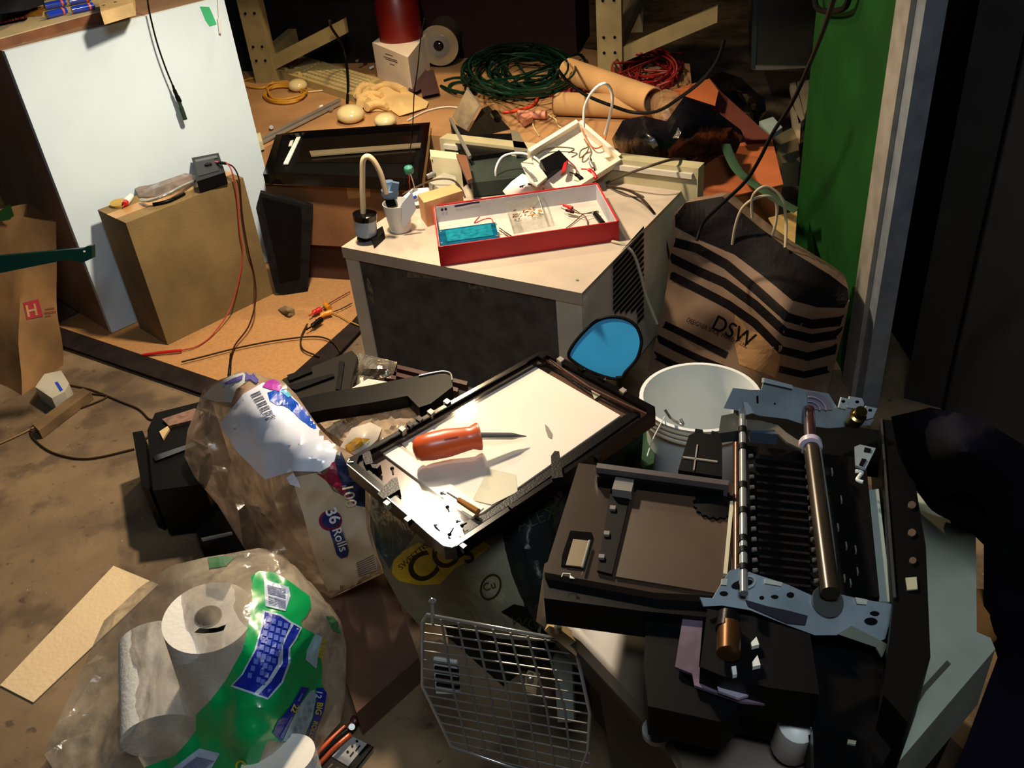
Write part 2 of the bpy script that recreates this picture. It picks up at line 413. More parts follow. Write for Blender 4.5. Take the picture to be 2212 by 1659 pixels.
# red canister behind the white carton
rp = fr(.63, .12)
c = thing('red_canister', 'red metal canister standing behind the white carton', 'canister', rp)
b = B(); lathe(b, rp, V((0, 0, 1)), [(.09, 0), (.095, .01), (.095, .30), (.07, .36), (.03, .38)]); part('body', b, mat('red_metal', (110, 14, 8), .4), c, 40)
b = B(); lathe(b, rp + V((0, 0, .38)), V((0, 0, 1)), [(.03, 0), (.03, .04)]); part('neck', b, steel, c, 40)
# grey tote at the far right
tp = P(1640, 150); tote = thing('plastic_tote', 'smoky plastic tote with a pale rim on the far concrete', 'tote', tp)
pl = vplane(tp, (-.15, -1, 0))
b = slab(B(), [(1632, 150), (1742, 152), (1790, -40), (1630, -40)], off(pl, 0), .3); part('body', b, mat('smoky_plastic', (96, 92, 80), .35, var=.3, scale=3), tote)
b = slab(B(), [(1624, 142), (1760, 144), (1760, 152), (1626, 151)], off(pl, .02), .03); part('rim', b, mat('pale_rim', (190, 180, 160), .4), tote)
b = slab(B(), [(1622, 150), (1632, 150), (1638, -30), (1628, -30)], off(pl, .02), .03); part('rim', b, mat('grey_rim', (90, 100, 96), .4), tote)
b = slab(B(), [(1650, 152), (1745, 155), (1742, 215), (1700, 210), (1668, 205)], .005, .004)
solo('brown_rag', b, mat('brown_rag', (70, 46, 24), .9), 'dark brown rag on the concrete in front of the smoky tote', 'rag')
# ------------------------------------------------------------------ white cabinet with wooden board
A0 = P(245, 727); A0.z = 0; cu_ = V((.72, .69, 0)).normalized(); cf = Fr(A0, cu_)      # v points back-left
FP = (A0, -cf.v)
cab = thing('storage_cabinet', 'tall white fronted cabinet standing behind the cardboard box', 'cabinet', A0)
b = B(); bx(b, cf, (0, .72), (.022, .6), (.013, .945)); part('carcass', b, mat('brown_carcass', (146, 116, 94), .6, var=.2, scale=5), cab)
b = B(); bx(b, cf, (0, .72), (0, .02), (.014, .945)); part('front_panel', bez(b, .002), mat('white_laminate', (206, 224, 236), .42, var=.02), cab)
b = slab(B(), [(432, 14), (452, 15), (459, 30), (468, 52), (453, 57), (444, 44)], off(FP, .002), .0015)
part('green_tape', b, mat('green_tape', (60, 176, 120), .5), cab)
bs = P(0, 83, .972); be = P(291, 4, .972)
bf = Fr(bs, be - bs); bl = (be - bs).length
wb = thing('wooden_board', 'wooden board with cream laminate top laid on the white cabinet', 'board', bf(bl / 2, .2))
b = B(); bx(b, bf, (-.3, bl), (0, .4), (-.027, -.002)); part('core', b, brownwood, wb)
b = B(); bx(b, bf, (-.3, bl - .001), (.001, .4), (-.002, 0)); part('laminate_top', b, mat('cream_laminate', (206, 190, 150), .45), wb)
for x, y in ((46, 90), (266, 37)):
    p = P(x, y, .947); a, _, _ = bf.loc(p)
    b = B(); bx(b, bf, (a - .008, a + .008), (-.004, .012), (-.045, -.026)); cy(b, bf(a - .008, -.003, -.034), bf(a + .008, -.003, -.034), .004); part('clip', b, steel, wb)
ZB = .972
bat = mat('blue_battery_wrap', (24, 60, 190), .18, coat=.5)
first = None
for i, (x0, y0, x1, y1, lab) in enumerate(((101, 33, 150, 20, 'front left of the stacked blue battery cells on the wooden board'), (97, 14, 148, 3, 'rear left blue battery cell lying on the wooden board'), (156, 22, 203, 12, 'front right blue battery cell near the drilled wood block'), (150, 4, 200, -6, 'rear right blue battery cell at the top edge of the photo'))):
    p0 = P(x0, y0, ZB + .012); p1 = P(x1, y1, ZB + .012)
    p1 = p0 + (p1 - p0).normalized() * .065
    t = thing('battery_cell', lab, 'battery', p0, 'blue battery cells on the board')
    b = B(); cy(b, p0, p1, .0105, seg=18); part('wrapper', b, bat, t, 40)
    d = (p1 - p0).normalized(); b = B(); cy(b, p1, p1 + d * .004, .006); part('terminal', b, steel, t, 40); b = B(); cy(b, p0 - d * .001, p0, .0095); part('end_plate', b, steel, t, 40)
    b = B(); cy(b, p0 + d * .05, p0 + d * .056, .0108, seg=18); part('end_band', b, orangep, t, 40)
b = slab(B(), [(212, -12), (285, -22), (286, 6), (217, 26)], ZB + .035, .035); wk = thing('wood_block', 'pale wood block with drilled holes at the right end of the board', 'block', P(250, 10, ZB))
part('block', bez(b, .002), wood, wk)
for x, y in ((224, 11), (249, 4), (232, -4)):
    b = B(); p = P(x, y, ZB + .0355); cy(b, p, p - V((0, 0, .002)), .005, seg=12); part('hole', b, blk2, wk)
b = pillow([(-10, 30, ZB + .05), (60, 20, ZB + .03), (95, 8, ZB + .02), (95, -20, ZB + .03), (-10, -30, ZB + .06)], [(40, 0, ZB + .06)], g=10, back=(0, 0, -.02), amp=.004, floor=ZB + .002)
solo('dark_pouch', b, mat('dark_cloth', (28, 30, 40), .8), 'dark cloth pouch at the back left of the wooden board', 'pouch', smooth=50)
b = pillow([(0, 40, ZB + .004), (40, 28, ZB + .006), (75, 16, ZB + .01), (97, 12, ZB + .008), (92, 32, ZB + .004), (60, 34, ZB + .004)], [(60, 24, ZB + .012)], g=8, back=(0, 0, -.003), amp=.002, floor=ZB + .001, minth=.001)
solo('amber_packet', b, film('amber_film', (190, 130, 50), .8), 'crinkled amber packet beside the blue batteries', 'packet', smooth=50)
pts = []
for i in range(60):
    a = i / 60; x = -6 + a * 66; y = 50 - a * 14
    q = P(x, y, ZB + .008 + .006 * math.sin(i * 1.9)); pts.append(q + bf.v * .006 * math.cos(i * 1.9))
b = tb(B(), pts, .0025, 6, 3); solo('coiled_cable', b, mat('maroon_cord', (110, 26, 22), .5), 'coiled dark red cord along the front of the wooden board', 'cord', smooth=60)
# probe cable hanging in front of the cabinet
cp = off(FP, .03)
hc = thing('hanging_cable', 'thin black cable with a metal plug hanging over the white cabinet front', 'cable', PL(380, 200, cp))
b = tb(B(), [PL(x, y, cp) for x, y in ((316, -30), (320, 10), (327, 45), (340, 95), (357, 145), (374, 187))], .0028, 8); part('cord', b, rubber, hc, 60)
b = B(); tb(b, [PL(x, y, cp) for x, y in ((373, 184), (378, 198), (388, 220))], [.004, .006, .008, .006], 10); part('strain_relief', b, blk, hc, 60)
b = B(); cy(b, PL(386, 218, cp), PL(392, 236, cp), .007); cy(b, PL(390, 232, cp), PL(399, 258, cp), .009); part('metal_plug', b, mat('greenish_metal', (96, 120, 106), .3, .9), hc, 40)
b = B(); cy(b, PL(470, -20, off(FP, .01)), PL(473, 40, off(FP, .01)), .0015); cy(b, PL(473, 40, off(FP, .01)), PL(476, 72, off(FP, .01)), .006, .004)
solo('pull_string', b, white, 'white pull cord with a small toggle at the right edge of the cabinet', 'cord', smooth=50)
# ------------------------------------------------------------------ woven mat
ZM = .012
mt = thing('woven_mat', 'tan woven floor mat with a wide dark border under the cardboard box', 'mat', P(540, 800))
mo = [(110, 706), (548, 884), (800, 668), (750, 560), (640, 520), (330, 600)]
b = slab(B(), mo, ZM, .01); part('weave', b, mat('sisal_weave', (178, 130, 78), .9, var=.1, scale=120, bump=1.0, wave=260), mt)
bord = mat('dark_binding', (40, 32, 30), .8, var=.3, scale=14)
for q in ([(110, 706), (548, 884), (575, 862), (140, 690)], [(548, 884), (800, 668), (790, 652), (762, 690), (520, 868)]):
    q = [(110, 700), (110, 738), (548, 888), (600, 852), (520, 838)] if q[0][0] == 110 else [(548, 888), (640, 862), (800, 690), (800, 648), (762, 692), (590, 846)]
    b = slab(B(), q, ZM + .004, .006); part('border', b, bord, mt)
# ------------------------------------------------------------------ cardboard box beside the cabinet
K0 = P(365, 752); K1 = P(592, 641); kf = Fr(K0, K1 - K0); kw = (K1 - K0).length
kb = thing('cardboard_box', 'upright closed cardboard box in front of the white cabinet', 'box', K0)
olive = mat('olive_cardboard', (128, 106, 64), .85, var=.3, scale=4, bump=.2, bscale=160)
KH = .447
b = B(); bx(b, kf, (0, kw), (0, .185), (.013, KH)); part('carton', bez(b, .004), olive, kb)
b = B(); bx(b, kf, (-.0012, kw + .0012), (.06, .12), (KH, KH + .001)); part('packing_tape', b, mat('packing_tape', (186, 142, 84), .3), kb)
ztop = KH
mm = thing('multimeter', 'black digital multimeter with test leads on top of the cardboard box', 'multimeter', P(452, 370, ztop))
b = slab(B(), [(414, 341), (472, 330), (486, 372), (425, 392)], ztop + .042, .038); part('case', bez(b, .004), blk, mm)
ms = mat('meter_face', (52, 54, 60), .5)
b = slab(B(), [(420, 350), (462, 342), (473, 368), (429, 380)], ztop + .0435, .002); part('face_plate', b, ms, mm)
p = P(450, 357, ztop + .0435); b = B(); cy(b, p, p + V((0, 0, .006)), .013, .011); part('dial', b, blk2, mm, 40)
b = slab(B(), [(421, 345), (468, 335), (470, 340), (423, 350)], ztop + .044, .002); part('screen', b, mat('lcd', (60, 66, 64), .2), mm)
p = P(474, 351, ztop + .05); q = P(488, 353, ztop + .052)
b = B(); cy(b, P(466, 350, ztop + .045), p, .004); part('red_plug', b, red, mm, 40); b = B(); cy(b, p, q, .005); part('black_plug', b, blk, mm, 40)
b = tb(B(), [q] + [PL(x, y, (kf(0, -.014, 0), -kf.v)) for x, y in ((505, 362), (517, 392), (524, 470), (536, 540), (550, 600))] + [P(552, 650, .09), P(537, 705, .04), P(508, 745, .03), P(498, 775, .05)], .0025, 8); part('black_lead', b, mat('dark_red_cable', (60, 22, 16), .5), mm, 60)
b = tb(B(), [q + V((0, 0, .003))] + [PL(x, y, (kf(0, -.012, 0), -kf.v)) for x, y in ((500, 368), (511, 420), (518, 500), (524, 560))] + [P(500, 660, .06), P(460, 722, .02), P(425, 748, .018), P(390, 757, .02)], .0022, 8); part('red_lead', b, mat('red_cable', (170, 40, 34), .5), mm, 60)
b = tb(B(), [P(392, 757, .022), P(350, 761, .022), P(308, 767, .018)], [.005, .0045, .001], 10); part('red_probe', b, red, mm, 50)
b = tb(B(), [P(499, 765, .05), P(497, 790, .04), P(495, 815, .02)], [.004, .005, .003], 10); part('black_probe', b, blk, mm, 50)
ch = thing('chrome_grip', 'curved chrome handle lying on the cardboard box', 'handle', P(360, 420, ztop))
b = tb(B(), [P(306, 432, ztop + .012), P(325, 433, ztop + .022), P(360, 420, ztop + .03), P(395, 402, ztop + .026), P(419, 392, ztop + .012)], .008, 12, flat=.6); part('grip', b, chrome, ch, 60)
b = tb(B(), [P(330, 442, ztop + .006), P(365, 434, ztop + .006), P(398, 418, ztop + .006)], .006, 8); part('base_bar', b, blk, ch, 60)
b = pillow([(290, 405, ztop + .004), (330, 398, ztop + .012), (400, 374, ztop + .015), (424, 378, ztop + .012), (421, 396, ztop + .006), (340, 425, ztop + .004), (300, 425, ztop + .004)], [(360, 398, ztop + .022)], g=9, back=(0, 0, -.004), amp=.004, floor=ztop + .001, ramp=20)
solo('parts_bag', b, film('brown_film', (120, 96, 78), .65), 'small crinkled brown plastic bag between the chrome handle and the multimeter', 'bag', smooth=50)
b = slab(B(), ell(256, 437, 20, 8, -12), ztop + .008, .007); solo('yellow_pad', bez(b, .002), mat('yellow_foam', (170, 140, 60), .7), 'flat oval yellow pad at the left corner of the box top', 'pad', smooth=40)
rw = thing('indicator_bulb', 'small red and white bulb lying on the box top by the yellow pad', 'bulb', P(272, 435, ztop))
p0, p1, p2 = P(265, 448, ztop + .008), P(272, 437, ztop + .012), P(283, 424, ztop + .012)
b = tb(B(), [p0, p0.lerp(p1, .5), p1], [.002, .009, .011], 12); part('red_tip', b, red, rw, 60)
b = tb(B(), [p1, p1.lerp(p2, .6), p2], [.0105, .009, .004], 12); part('white_base', b, white, rw, 60)
# ------------------------------------------------------------------ air conditioner
ZA = .415
FL = P(745, 530, ZA); FRr = P(1258, 628, ZA); AW = (FRr - FL).length
ac0 = V((FL.x, FL.y, 0)); af = Fr(ac0, FRr - FL); AD = .655
ac = thing('air_conditioner', 'beige window air conditioner unit standing on the floor under the red box', 'air conditioner', ac0)
b = B(); bx(b, af, (.004, AW - .004), (.006, AD), (.01, ZA - .004)); part('cabinet', bez(b, .006), beige, ac)
b = B(); bx(b, af, (-.004, AW + .004), (-.012, AD + .003), (ZA - .004, ZA)); bx(b, af, (-.004, AW + .004), (-.012, -.008), (ZA - .034, ZA - .004)); part('top_cover', bez(b, .002), mat('beige_top', (184, 168, 148), .42, var=.12, scale=6), ac)
b = B(); bx(b, af, (0, .045), (-.008, .03), (.0, ZA - .03)); bx(b, af, (AW - .072, AW), (-.008, .03), (0, ZA - .03)); bx(b, af, (0, AW), (-.008, .01), (0, .03)); part('corner_post', bez(b, .002), beige, ac)
coil = mat('coil_fins', (104, 100, 94), .6, .2, .35, 18, 1.0, wave=150)
b = B(); bx(b, af, (.045, AW - .072), (-.003, .02), (.03, ZA - .036)); part('condenser_coil', b, coil, ac)
b = decal([band([(880, 640 - 50), (1012, 598), (1025, 618), (1035, 632)], 18), ell(1035, 618, 24, 14, 10, 12), ell(800, 628, 5, 30, -12, 10)], vplane(af(0, -.003, 0), -af.v), .0015, 8); part('scuff', b, mat('pale_grime', (120, 112, 90), .8, var=.5, scale=60, col2=(50, 46, 40)), ac)
sp = (af(AW - .004, 0, 0), af.u)
vent = mat('vent_void', (14, 10, 8), .9)
for k in range(16):
    ya = 518 + 12.6 * k; x0, x1 = 1325, 1391
    y0, y1 = ya + 48, ya - 26
    if y0 < 566: s = (566 - y0) / (y0 - y1); x0 += (x1 - x0) * min(.9, s); y0 = y0 + (y1 - y0) * min(.9, s)
    ly = 668 + (1391 - x0) * 0
    if y0 > 676: s = (y0 - 676) / (y0 - y1); s = min(.8, s * 1.05); x0 += (x1 - x0) * s; y0 = y0 + (y1 - y0) * s
    b = slab(B(), [(x0, y0 - 3.4), (x1, y1 - 3.4), (x1, y1 + 3.4), (x0, y0 + 3.4)], off(sp, .006), .001); part('vent_slot', b, vent, ac)
b = B(); bx(b, af, (-.10, AW + .055), (AD, AD + .05), (.02, ZA + .075)); part('front_bezel', bez(b, .006), mat('grey_beige', (176, 166, 128), .45, var=.12), ac)
b = B(); bx(b, af, (-.08, AW + .04), (AD - .012, AD), (ZA + .045, ZA + .06)); part('bezel_lip', b, beige, ac)
p = P(1247, 606, ZA); b = B(); cy(b, p, p + V((0, 0, .002)), .004); part('screw', b, steel, ac, 40)
# ------------------------------------------------------------------ cartons under the upturned scanner lid
cz = .385
tb_ = [P(*q, cz) for q in ((572, 398), (905, 410), (925, 312), (604, 314))]
lowb = thing('shipping_carton', 'brown cardboard carton under the upturned black scanner lid', 'carton', V((tb_[0].x, tb_[0].y, 0)))
b = prism(B(), tb_, V((0, 0, -.22))); part('carton', bez(b, .003), mat('red_brown_card', (140, 94, 56), .8, var=.25, scale=4), lowb)
b = slab(B(), [(745, 384), (800, 386), (800, 425), (752, 430)], (tb_[0] + V((0, -.002, 0)), -Fr(tb_[0], tb_[1] - tb_[0]).v), .001); part('label', b, mat('tan_label', (190, 140, 84), .7), lowb)
fr_ = Fr(V((tb_[0].x, tb_[0].y, 0)), tb_[1] - tb_[0])
b = B(); bx(b, fr_, (.02, .48), (.04, .36), (.001, .160)); solo('carton_shade_block', b, mat('shade_brown_card', (70, 38, 24), .85), 'added dark brown block for the shadow under the shipping carton', 'carton')  # added support box, dark brown for the shadow below the carton above
zl = .432
ld = thing('scanner_cover', 'shallow black printer lid upturned on the brown carton', 'printer lid', P(750, 400, cz))
o_ = [(598, 290), (926, 264), (932, 300), (912, 388), (575, 380), (590, 320)]
o_ = [(596, 291), (640, 284), (900, 266), (929, 264), (918, 350), (912, 392), (568, 376)]
b = slab(B(), o_, zl - .022, .014); part('base_shell', bez(b, .003), blk2, ld)
def rim(pts, z, h, w, pl=None):
    b = B(); n = len(pts); c = V((0, 0, 0))
    wp = [P(*q, z) for q in pts]
    for q in wp: c += q / n
    inn = [q + (c - q).normalized() * w for q in wp]
    for i in range(n):
        j = (i + 1) % n; prism(b, [wp[i], wp[j], inn[j], inn[i]], V((0, 0, -h)))
    bmesh.ops.remove_doubles(b, verts=b.verts, dist=1e-5); return b
b = rim(o_, zl, .034, .03); part('rim', b, gloss, ld)
b = slab(B(), [(655, 300), (905, 282), (893, 352), (640, 350)], zl - .019, .003); part('glass', b, mat('dark_glass', (20, 16, 12), .12), ld)
b = slab(B(), [(642, 293), (650, 293), (622, 353), (612, 353)], zl - .014, .004); part('white_strip', b, mat('bright_white', (250, 250, 245), .4), ld)
b = slab(B(), [(668, 326), (914, 308), (916, 316), (672, 336)], zl - .010, .005); part('carriage_bar', b, mat('bar_grey', (120, 108, 84), .35), ld)
b = slab(B(), [(627, 304), (634, 302), (630, 314), (623, 315)], zl - .013, .003); part('sticker', b, white, ld)
# black flat panel leaning beside the carton
pp = P(630, 642); pl = (pp, V((.12, -1, .03)).normalized())
bp_ = thing('leaning_black_board', 'worn black flat panel leaning between the cardboard box and the carton', 'panel', pp)
b = slab(B(), [(562, 417), (676, 446), (664, 640), (640, 645), (596, 632), (585, 590), (553, 450)], pl, .03); part('panel', bez(b, .004), mat('worn_black', (26, 26, 27), .6, var=.3, scale=20, bump=.4, bscale=80), bp_)
b = slab(B(), [(566, 426), (650, 448), (652, 470), (648, 600), (604, 610), (598, 570)], off(pl, .003), .002); part('inset', b, blk2, bp_)
# ------------------------------------------------------------------ red box lid and what lies in it
rz = ZA + .056
RC = [P(*q, rz) for q in ((946, 534), (1337, 478), (1302, 386), (935, 450))]
rf = Fr(V((RC[0].x, RC[0].y, ZA)), RC[1] - RC[0]); RW = (RC[1] - RC[0]).length; RD = .5 * (rf.loc(RC[2])[1] + rf.loc(RC[3])[1])
rb = thing('red_box', 'long open red box with white lining on top of the air conditioner', 'box', rf.o)
rcard = mat('red_card', (190, 16, 26), .5); rh = .056; t_ = .004
sk = rf.loc(RC[3])[0]
def rq(a, c): return rf(a + sk * c / RD, c)
for (a0, c0, a1, c1) in ((0, 0, RW, 0), (RW, 0, RW, RD), (RW, RD, 0, RD), (0, RD, 0, 0)):
    p, q = rq(a0, c0), rq(a1, c1); n = (q - p).normalized(); n = V((-n.y, n.x, 0))
    b = B(); prism(b, [p, q, q + V((0, 0, rh)), p + V((0, 0, rh))], n * t_); part('wall', b, rcard, rb)
    b = B(); e = (q - p).normalized() * t_; prism(b, [p + n * t_ + e, q + n * t_ - e, q + n * t_ - e + V((0, 0, rh - .004)), p + n * t_ + e + V((0, 0, rh - .004))], n * .0015); part('lining', b, mat('lining_grey', (176, 172, 176), .8), rb)
b = prism(B(), [rq(t_, t_) + V((0, 0, .004)), rq(RW - t_, t_) + V((0, 0, .004)), rq(RW - t_, RD - t_) + V((0, 0, .004)), rq(t_, RD - t_) + V((0, 0, .004))], V((0, 0, -.0035))); part('floor_lining', b, mat('lining_warm', (196, 186, 172), .8), rb)
bw = (rq(0, RD - t_ - .002), -rf.v)
b = decal([band([(982, 446), (1000, 443), (1022, 438), (1036, 437)], 4), ell(955, 453, 3, 3), ell(963, 452, 3, 3)], bw, .0012, 6); part('printed_mark', b, mat('dark_print', (50, 34, 60), .7), rb)
zi = ZA + .004
bb = thing('blue_battery_pack', 'translucent blue battery pack with wires at the left end of the red box', 'battery pack', P(1010, 520, zi))
b = slab(B(), [(947, 497), (1070, 480), (1078, 515), (950, 532)], zi + .030, .026); part('case', bez(b, .003), mat('blue_shell', (16, 90, 120), .15, var=.3, scale=30, coat=.5), bb)
b = slab(B(), [(962, 498), (1060, 484), (1066, 508), (966, 522)], zi + .0325, .004); part('cell_cover', bez(b, .001), mat('cyan_wrap', (20, 128, 148), .2, var=.3, scale=60), bb)
for q in ((952, 501), (1072, 485), (1074, 510), (954, 526)):
    b = B(); p = P(*q, zi + .030); cy(b, p, p + V((0, 0, .002)), .003, seg=10); part('screw', b, steel, bb, 40)
b = tb(B(), [P(1066, 482, zi + .03), P(1060, 472, zi + .035), P(1045, 474, zi + .03), P(1025, 482, zi + .034), P(1036, 468, zi + .05)], .0016); part('red_wire', b, red, bb, 60)
for dy in (0, 5):
    b = tb(B(), [P(1078, 492 + dy, zi + .015), P(1090, 500 + dy, zi + .004), P(1105, 510 + dy, zi + .003)], .0014); part('wire', b, mat('brown_wire', (70, 40, 34), .5), bb, 60)
# clear divided box with components
pc = thing('parts_box', 'clear plastic tray of small components in the middle of the red box', 'tray', P(1140, 480, zi))
bot = [P(*q, zi) for q in ((1110, 506), (1196, 488), (1180, 446), (1096, 462))]; top = [P(*q, zi + .04) for q in ((1103, 478), (1185, 460), (1172, 421), (1088, 436))]
cl = film('frosted_plastic', (224, 226, 206), .45, .2, .1)
b = loft(B(), bot, top, 2, 1, cap=True); part('shell', b, cl, pc)
b = B(); prism(b, [bot[1].lerp(bot[0], .12) , bot[2].lerp(bot[3], .12), top[2].lerp(top[3], .12), top[1].lerp(top[0], .12)], V((-.002, 0, 0))); part('divider', b, cl, pc)
random.seed(3)
cm = [mat('resistor_tan', (210, 170, 120), .5), mat('resistor_brown', (120, 70, 40), .5), mat('capacitor_orange', (220, 130, 60), .4), steel]
for k in range(26):
    x = random.uniform(1108, 1168); y = 462 + random.uniform(-8, 8) - (x - 1110) * .12
    p = P(x, y, zi + .006 + random.random() * .01); d = V((random.uniform(-1, 1), random.uniform(-1, 1), .1)).normalized()
    solo('resistor', cy(B(), p - d * .005, p + d * .005, .002, seg=8), cm[k % 4], 'tiny electronic component heaped in the clear parts tray', 'electronic component', 'components in the clear tray', 40)
# red and black clip leads in the right end
tl = thing('clip_lead', 'red and black crocodile clip lead in the right end of the red box', 'clip lead', P(1230, 450, zi))
wire = mat('maroon_wire', (120, 50, 44), .5)
b = tb(B(), [P(1208, 440, zi + .03), P(1220, 444, zi + .03), P(1236, 450, zi + .028)], [.001, .004, .006, .003], 8); part('red_clip', b, red, tl, 60)
b = tb(B(), [P(1212, 449, zi + .02), P(1226, 455, zi + .02), P(1240, 458, zi + .018)], [.001, .004, .005, .003], 8); part('dark_clip', b, mat('dark_maroon', (60, 16, 26), .4), tl, 60)
b = tb(B(), [P(1236, 450, zi + .028), P(1252, 460, zi + .012), P(1266, 470, zi + .01), P(1270, 490, zi + .004)], .0014); part('wire', b, wire, tl, 60)
b = tb(B(), [P(1240, 458, zi + .018), P(1260, 462, zi + .02), P(1290, 456, zi + .016), P(1288, 462, zi + .01), P(1262, 462, zi + .008), P(1240, 480, zi + .004), P(1222, 494, zi + .004)], .0014); part('wire', b, mat('brown_wire', (70, 40, 34), .5), tl, 60)
b = B(); cy(b, P(1286, 462, zi + .012), P(1302, 482, zi + .012), .0075, seg=16); solo('black_capacitor', b, blk, 'short black cylinder in the right end of the red box', 'capacitor', smooth=40)
# ------------------------------------------------------------------ pump, cup and small things on the left of the air conditioner top
pb = P(792, 522, ZA); pv = vplane(pb)
pm = thing('dosing_pump', 'clear cylinder pump with black gears and a bent cream tube on the air conditioner corner', 'pump', pb)
def vpt(x, y, d=0): return PL(x, y, off(pv, d))
b = B(); ang = 0
for k, r in ((0, .019), (1, .019)):
    p = P(786 + 24 * k, 517 - 8 * k, ZA + .004 + .006 * k); lathe(b, p, V((.1, 0, 1)), [(r, 0), (r, .008), (.006, .008), (.006, .014)], 28, .22, 12)
part('gear', b, blk2, pm, 30)
b = slab(B(), [(800, 505), (826, 488), (830, 500), (806, 522)], ZA + .022, .02); part('bracket', bez(b, .002), blk2, pm)
b = B(); cy(b, vpt(792, 528), vpt(791, 500), .0035); part('shaft', b, chrome, pm, 40)
p0, p1 = vpt(791, 510), vpt(788, 464); d = (p1 - p0)
b = B(); lathe(b, p0, d, [(.020, 0), (.030, .008), (.0315, .024), (.032, d.length)], 28); part('chamber', b, mat('grey_clear', (166, 184, 194), .15, coat=.6), pm, 40)
b = B(); lathe(b, p1, d, [(.033, -.012), (.0335, .004), (.026, .006)], 28); part('collar', b, gloss, pm, 40)
b = tb(B(), [vpt(785, 462), vpt(783, 420), vpt(783, 380), vpt(784, 348), vpt(793, 338), vpt(806, 346), vpt(820, 370), vpt(829, 398), vpt(834, 418)], .0095, 12, flat=.8); part('tube', b, mat('cream_tube', (214, 190, 150), .3), pm, 60)
cb = P(866, 497, ZA)
cup = thing('white_cup', 'white plastic cup holding a blue grey valve on the air conditioner', 'cup', cb)
cv = vplane(cb)
b = B(); lathe(b, cb, V((0, 0, 1)), [(.026, 0), (.03, .002), (.040, .085), (.0385, .085), (.028, .006)], 32); part('cup', b, white, cup, 40)
b = slab(B(), [(868, 440), (890, 414), (899, 452), (875, 492), (868, 486)], off(cv, .042), .003); part('label_panel', b, mat('label_grey', (196, 200, 208), .5), cup)
vl = thing('valve', 'blue grey plastic valve with black port sitting in the white cup', 'valve', P(848, 420, ZA + .08))
b = B(); p = PL(843, 424, cv); lathe(b, p, PL(840, 396, cv) - p, [(.02, 0), (.024, .004), (.024, .02), (.014, .03), (.012, .045)], 20); part('body', b, mat('blue_grey', (88, 112, 140), .35), vl, 40)
b = slab(B(), [(847, 394), (862, 397), (858, 430), (836, 432)], off(cv, .02), .012); part('tab', bez(b, .002), mat('blue_grey', (88, 112, 140), .35), vl)
b = B(); cy(b, PL(836, 442, cv), PL(856, 436, cv), .014); part('port', b, blk, vl, 40)
b = tb(B(), [PL(x, y, off(cv, .02)) for x, y in ((866, 449), (878, 436), (890, 428))], .003); part('lead', b, copper, vl, 60)
b = tb(B(), [PL(x, y, off(cv, .025)) for x, y in ((887, 431), (893, 428), (899, 424))], .0045); part('blue_sleeve', b, blue, vl, 60)
sb = thing('small_carton', 'small tan wooden block box behind the left end of the red box', 'box', P(950, 470, ZA))
b = slab(B(), [(902, 420), (982, 397), (999, 412), (916, 438)], ZA + .075, .075); part('block', bez(b, .002), mat('tan_block', (206, 152, 100), .7, var=.15), sb)
gk = thing('green_pushbutton', 'small green knob on thin red and white wires above the clutter', 'knob', P(890, 415, ZA))
kp = P(883, 366, ZA + .12); b = B(); lathe(b, kp - V((0, 0, .012)), V((0, -.2, 1)), [(.002, 0), (.013, .003), (.015, .012), (.013, .021), (.003, .024)], 8); part('head', b, mat('teal_green', (50, 130, 110), .35), gk, 30)
b = tb(B(), [kp, P(884, 390, ZA + .07), P(886, 415, ZA + .01)], .0018); part('red_wire', b, red, gk, 60)
b = tb(B(), [kp, P(892, 392, ZA + .06), P(897, 414, ZA + .01)], .0018); part('white_wire', b, white, gk, 60)
gd = thing('grey_adapter', 'small grey plastic adapter beside the tan block', 'adapter', P(955, 392, ZA))
b = slab(B(), [(925, 392), (958, 373), (984, 380), (986, 396), (950, 408)], ZA + .04, .035); part('case', bez(b, .003), mat('warm_grey', (168, 164, 146), .5), gd)
b = B(); cy(b, P(922, 382, ZA + .035), P(940, 374, ZA + .04), .008); part('knob', b, chrome, gd, 40)
b = tb(B(), [P(870, 420, ZA + .01), P(900, 404, ZA + .03), P(940, 388, ZA + .06), P(975, 388, ZA + .06), P(995, 405, ZA + .03), P(1004, 425, ZA + .004)], .003); solo('brown_cable', b, mat('brown_cable', (84, 66, 44), .5), 'short brown cable looping over the grey adapter', 'cable', smooth=60)
b = pillow([(865, 430, ZA + .03), (890, 408, ZA + .04), (925, 405, ZA + .04), (930, 422, ZA + .02), (900, 436, ZA + .01)], [(898, 420, ZA + .05)], g=7, back=(0, 0, -.03), amp=.008, sc=40, ramp=12, floor=ZA + .001)
solo('tissue_scrap', b, paperw, 'crumpled white tissue scrap between the white cup and the tan block', 'tissue', smooth=40)
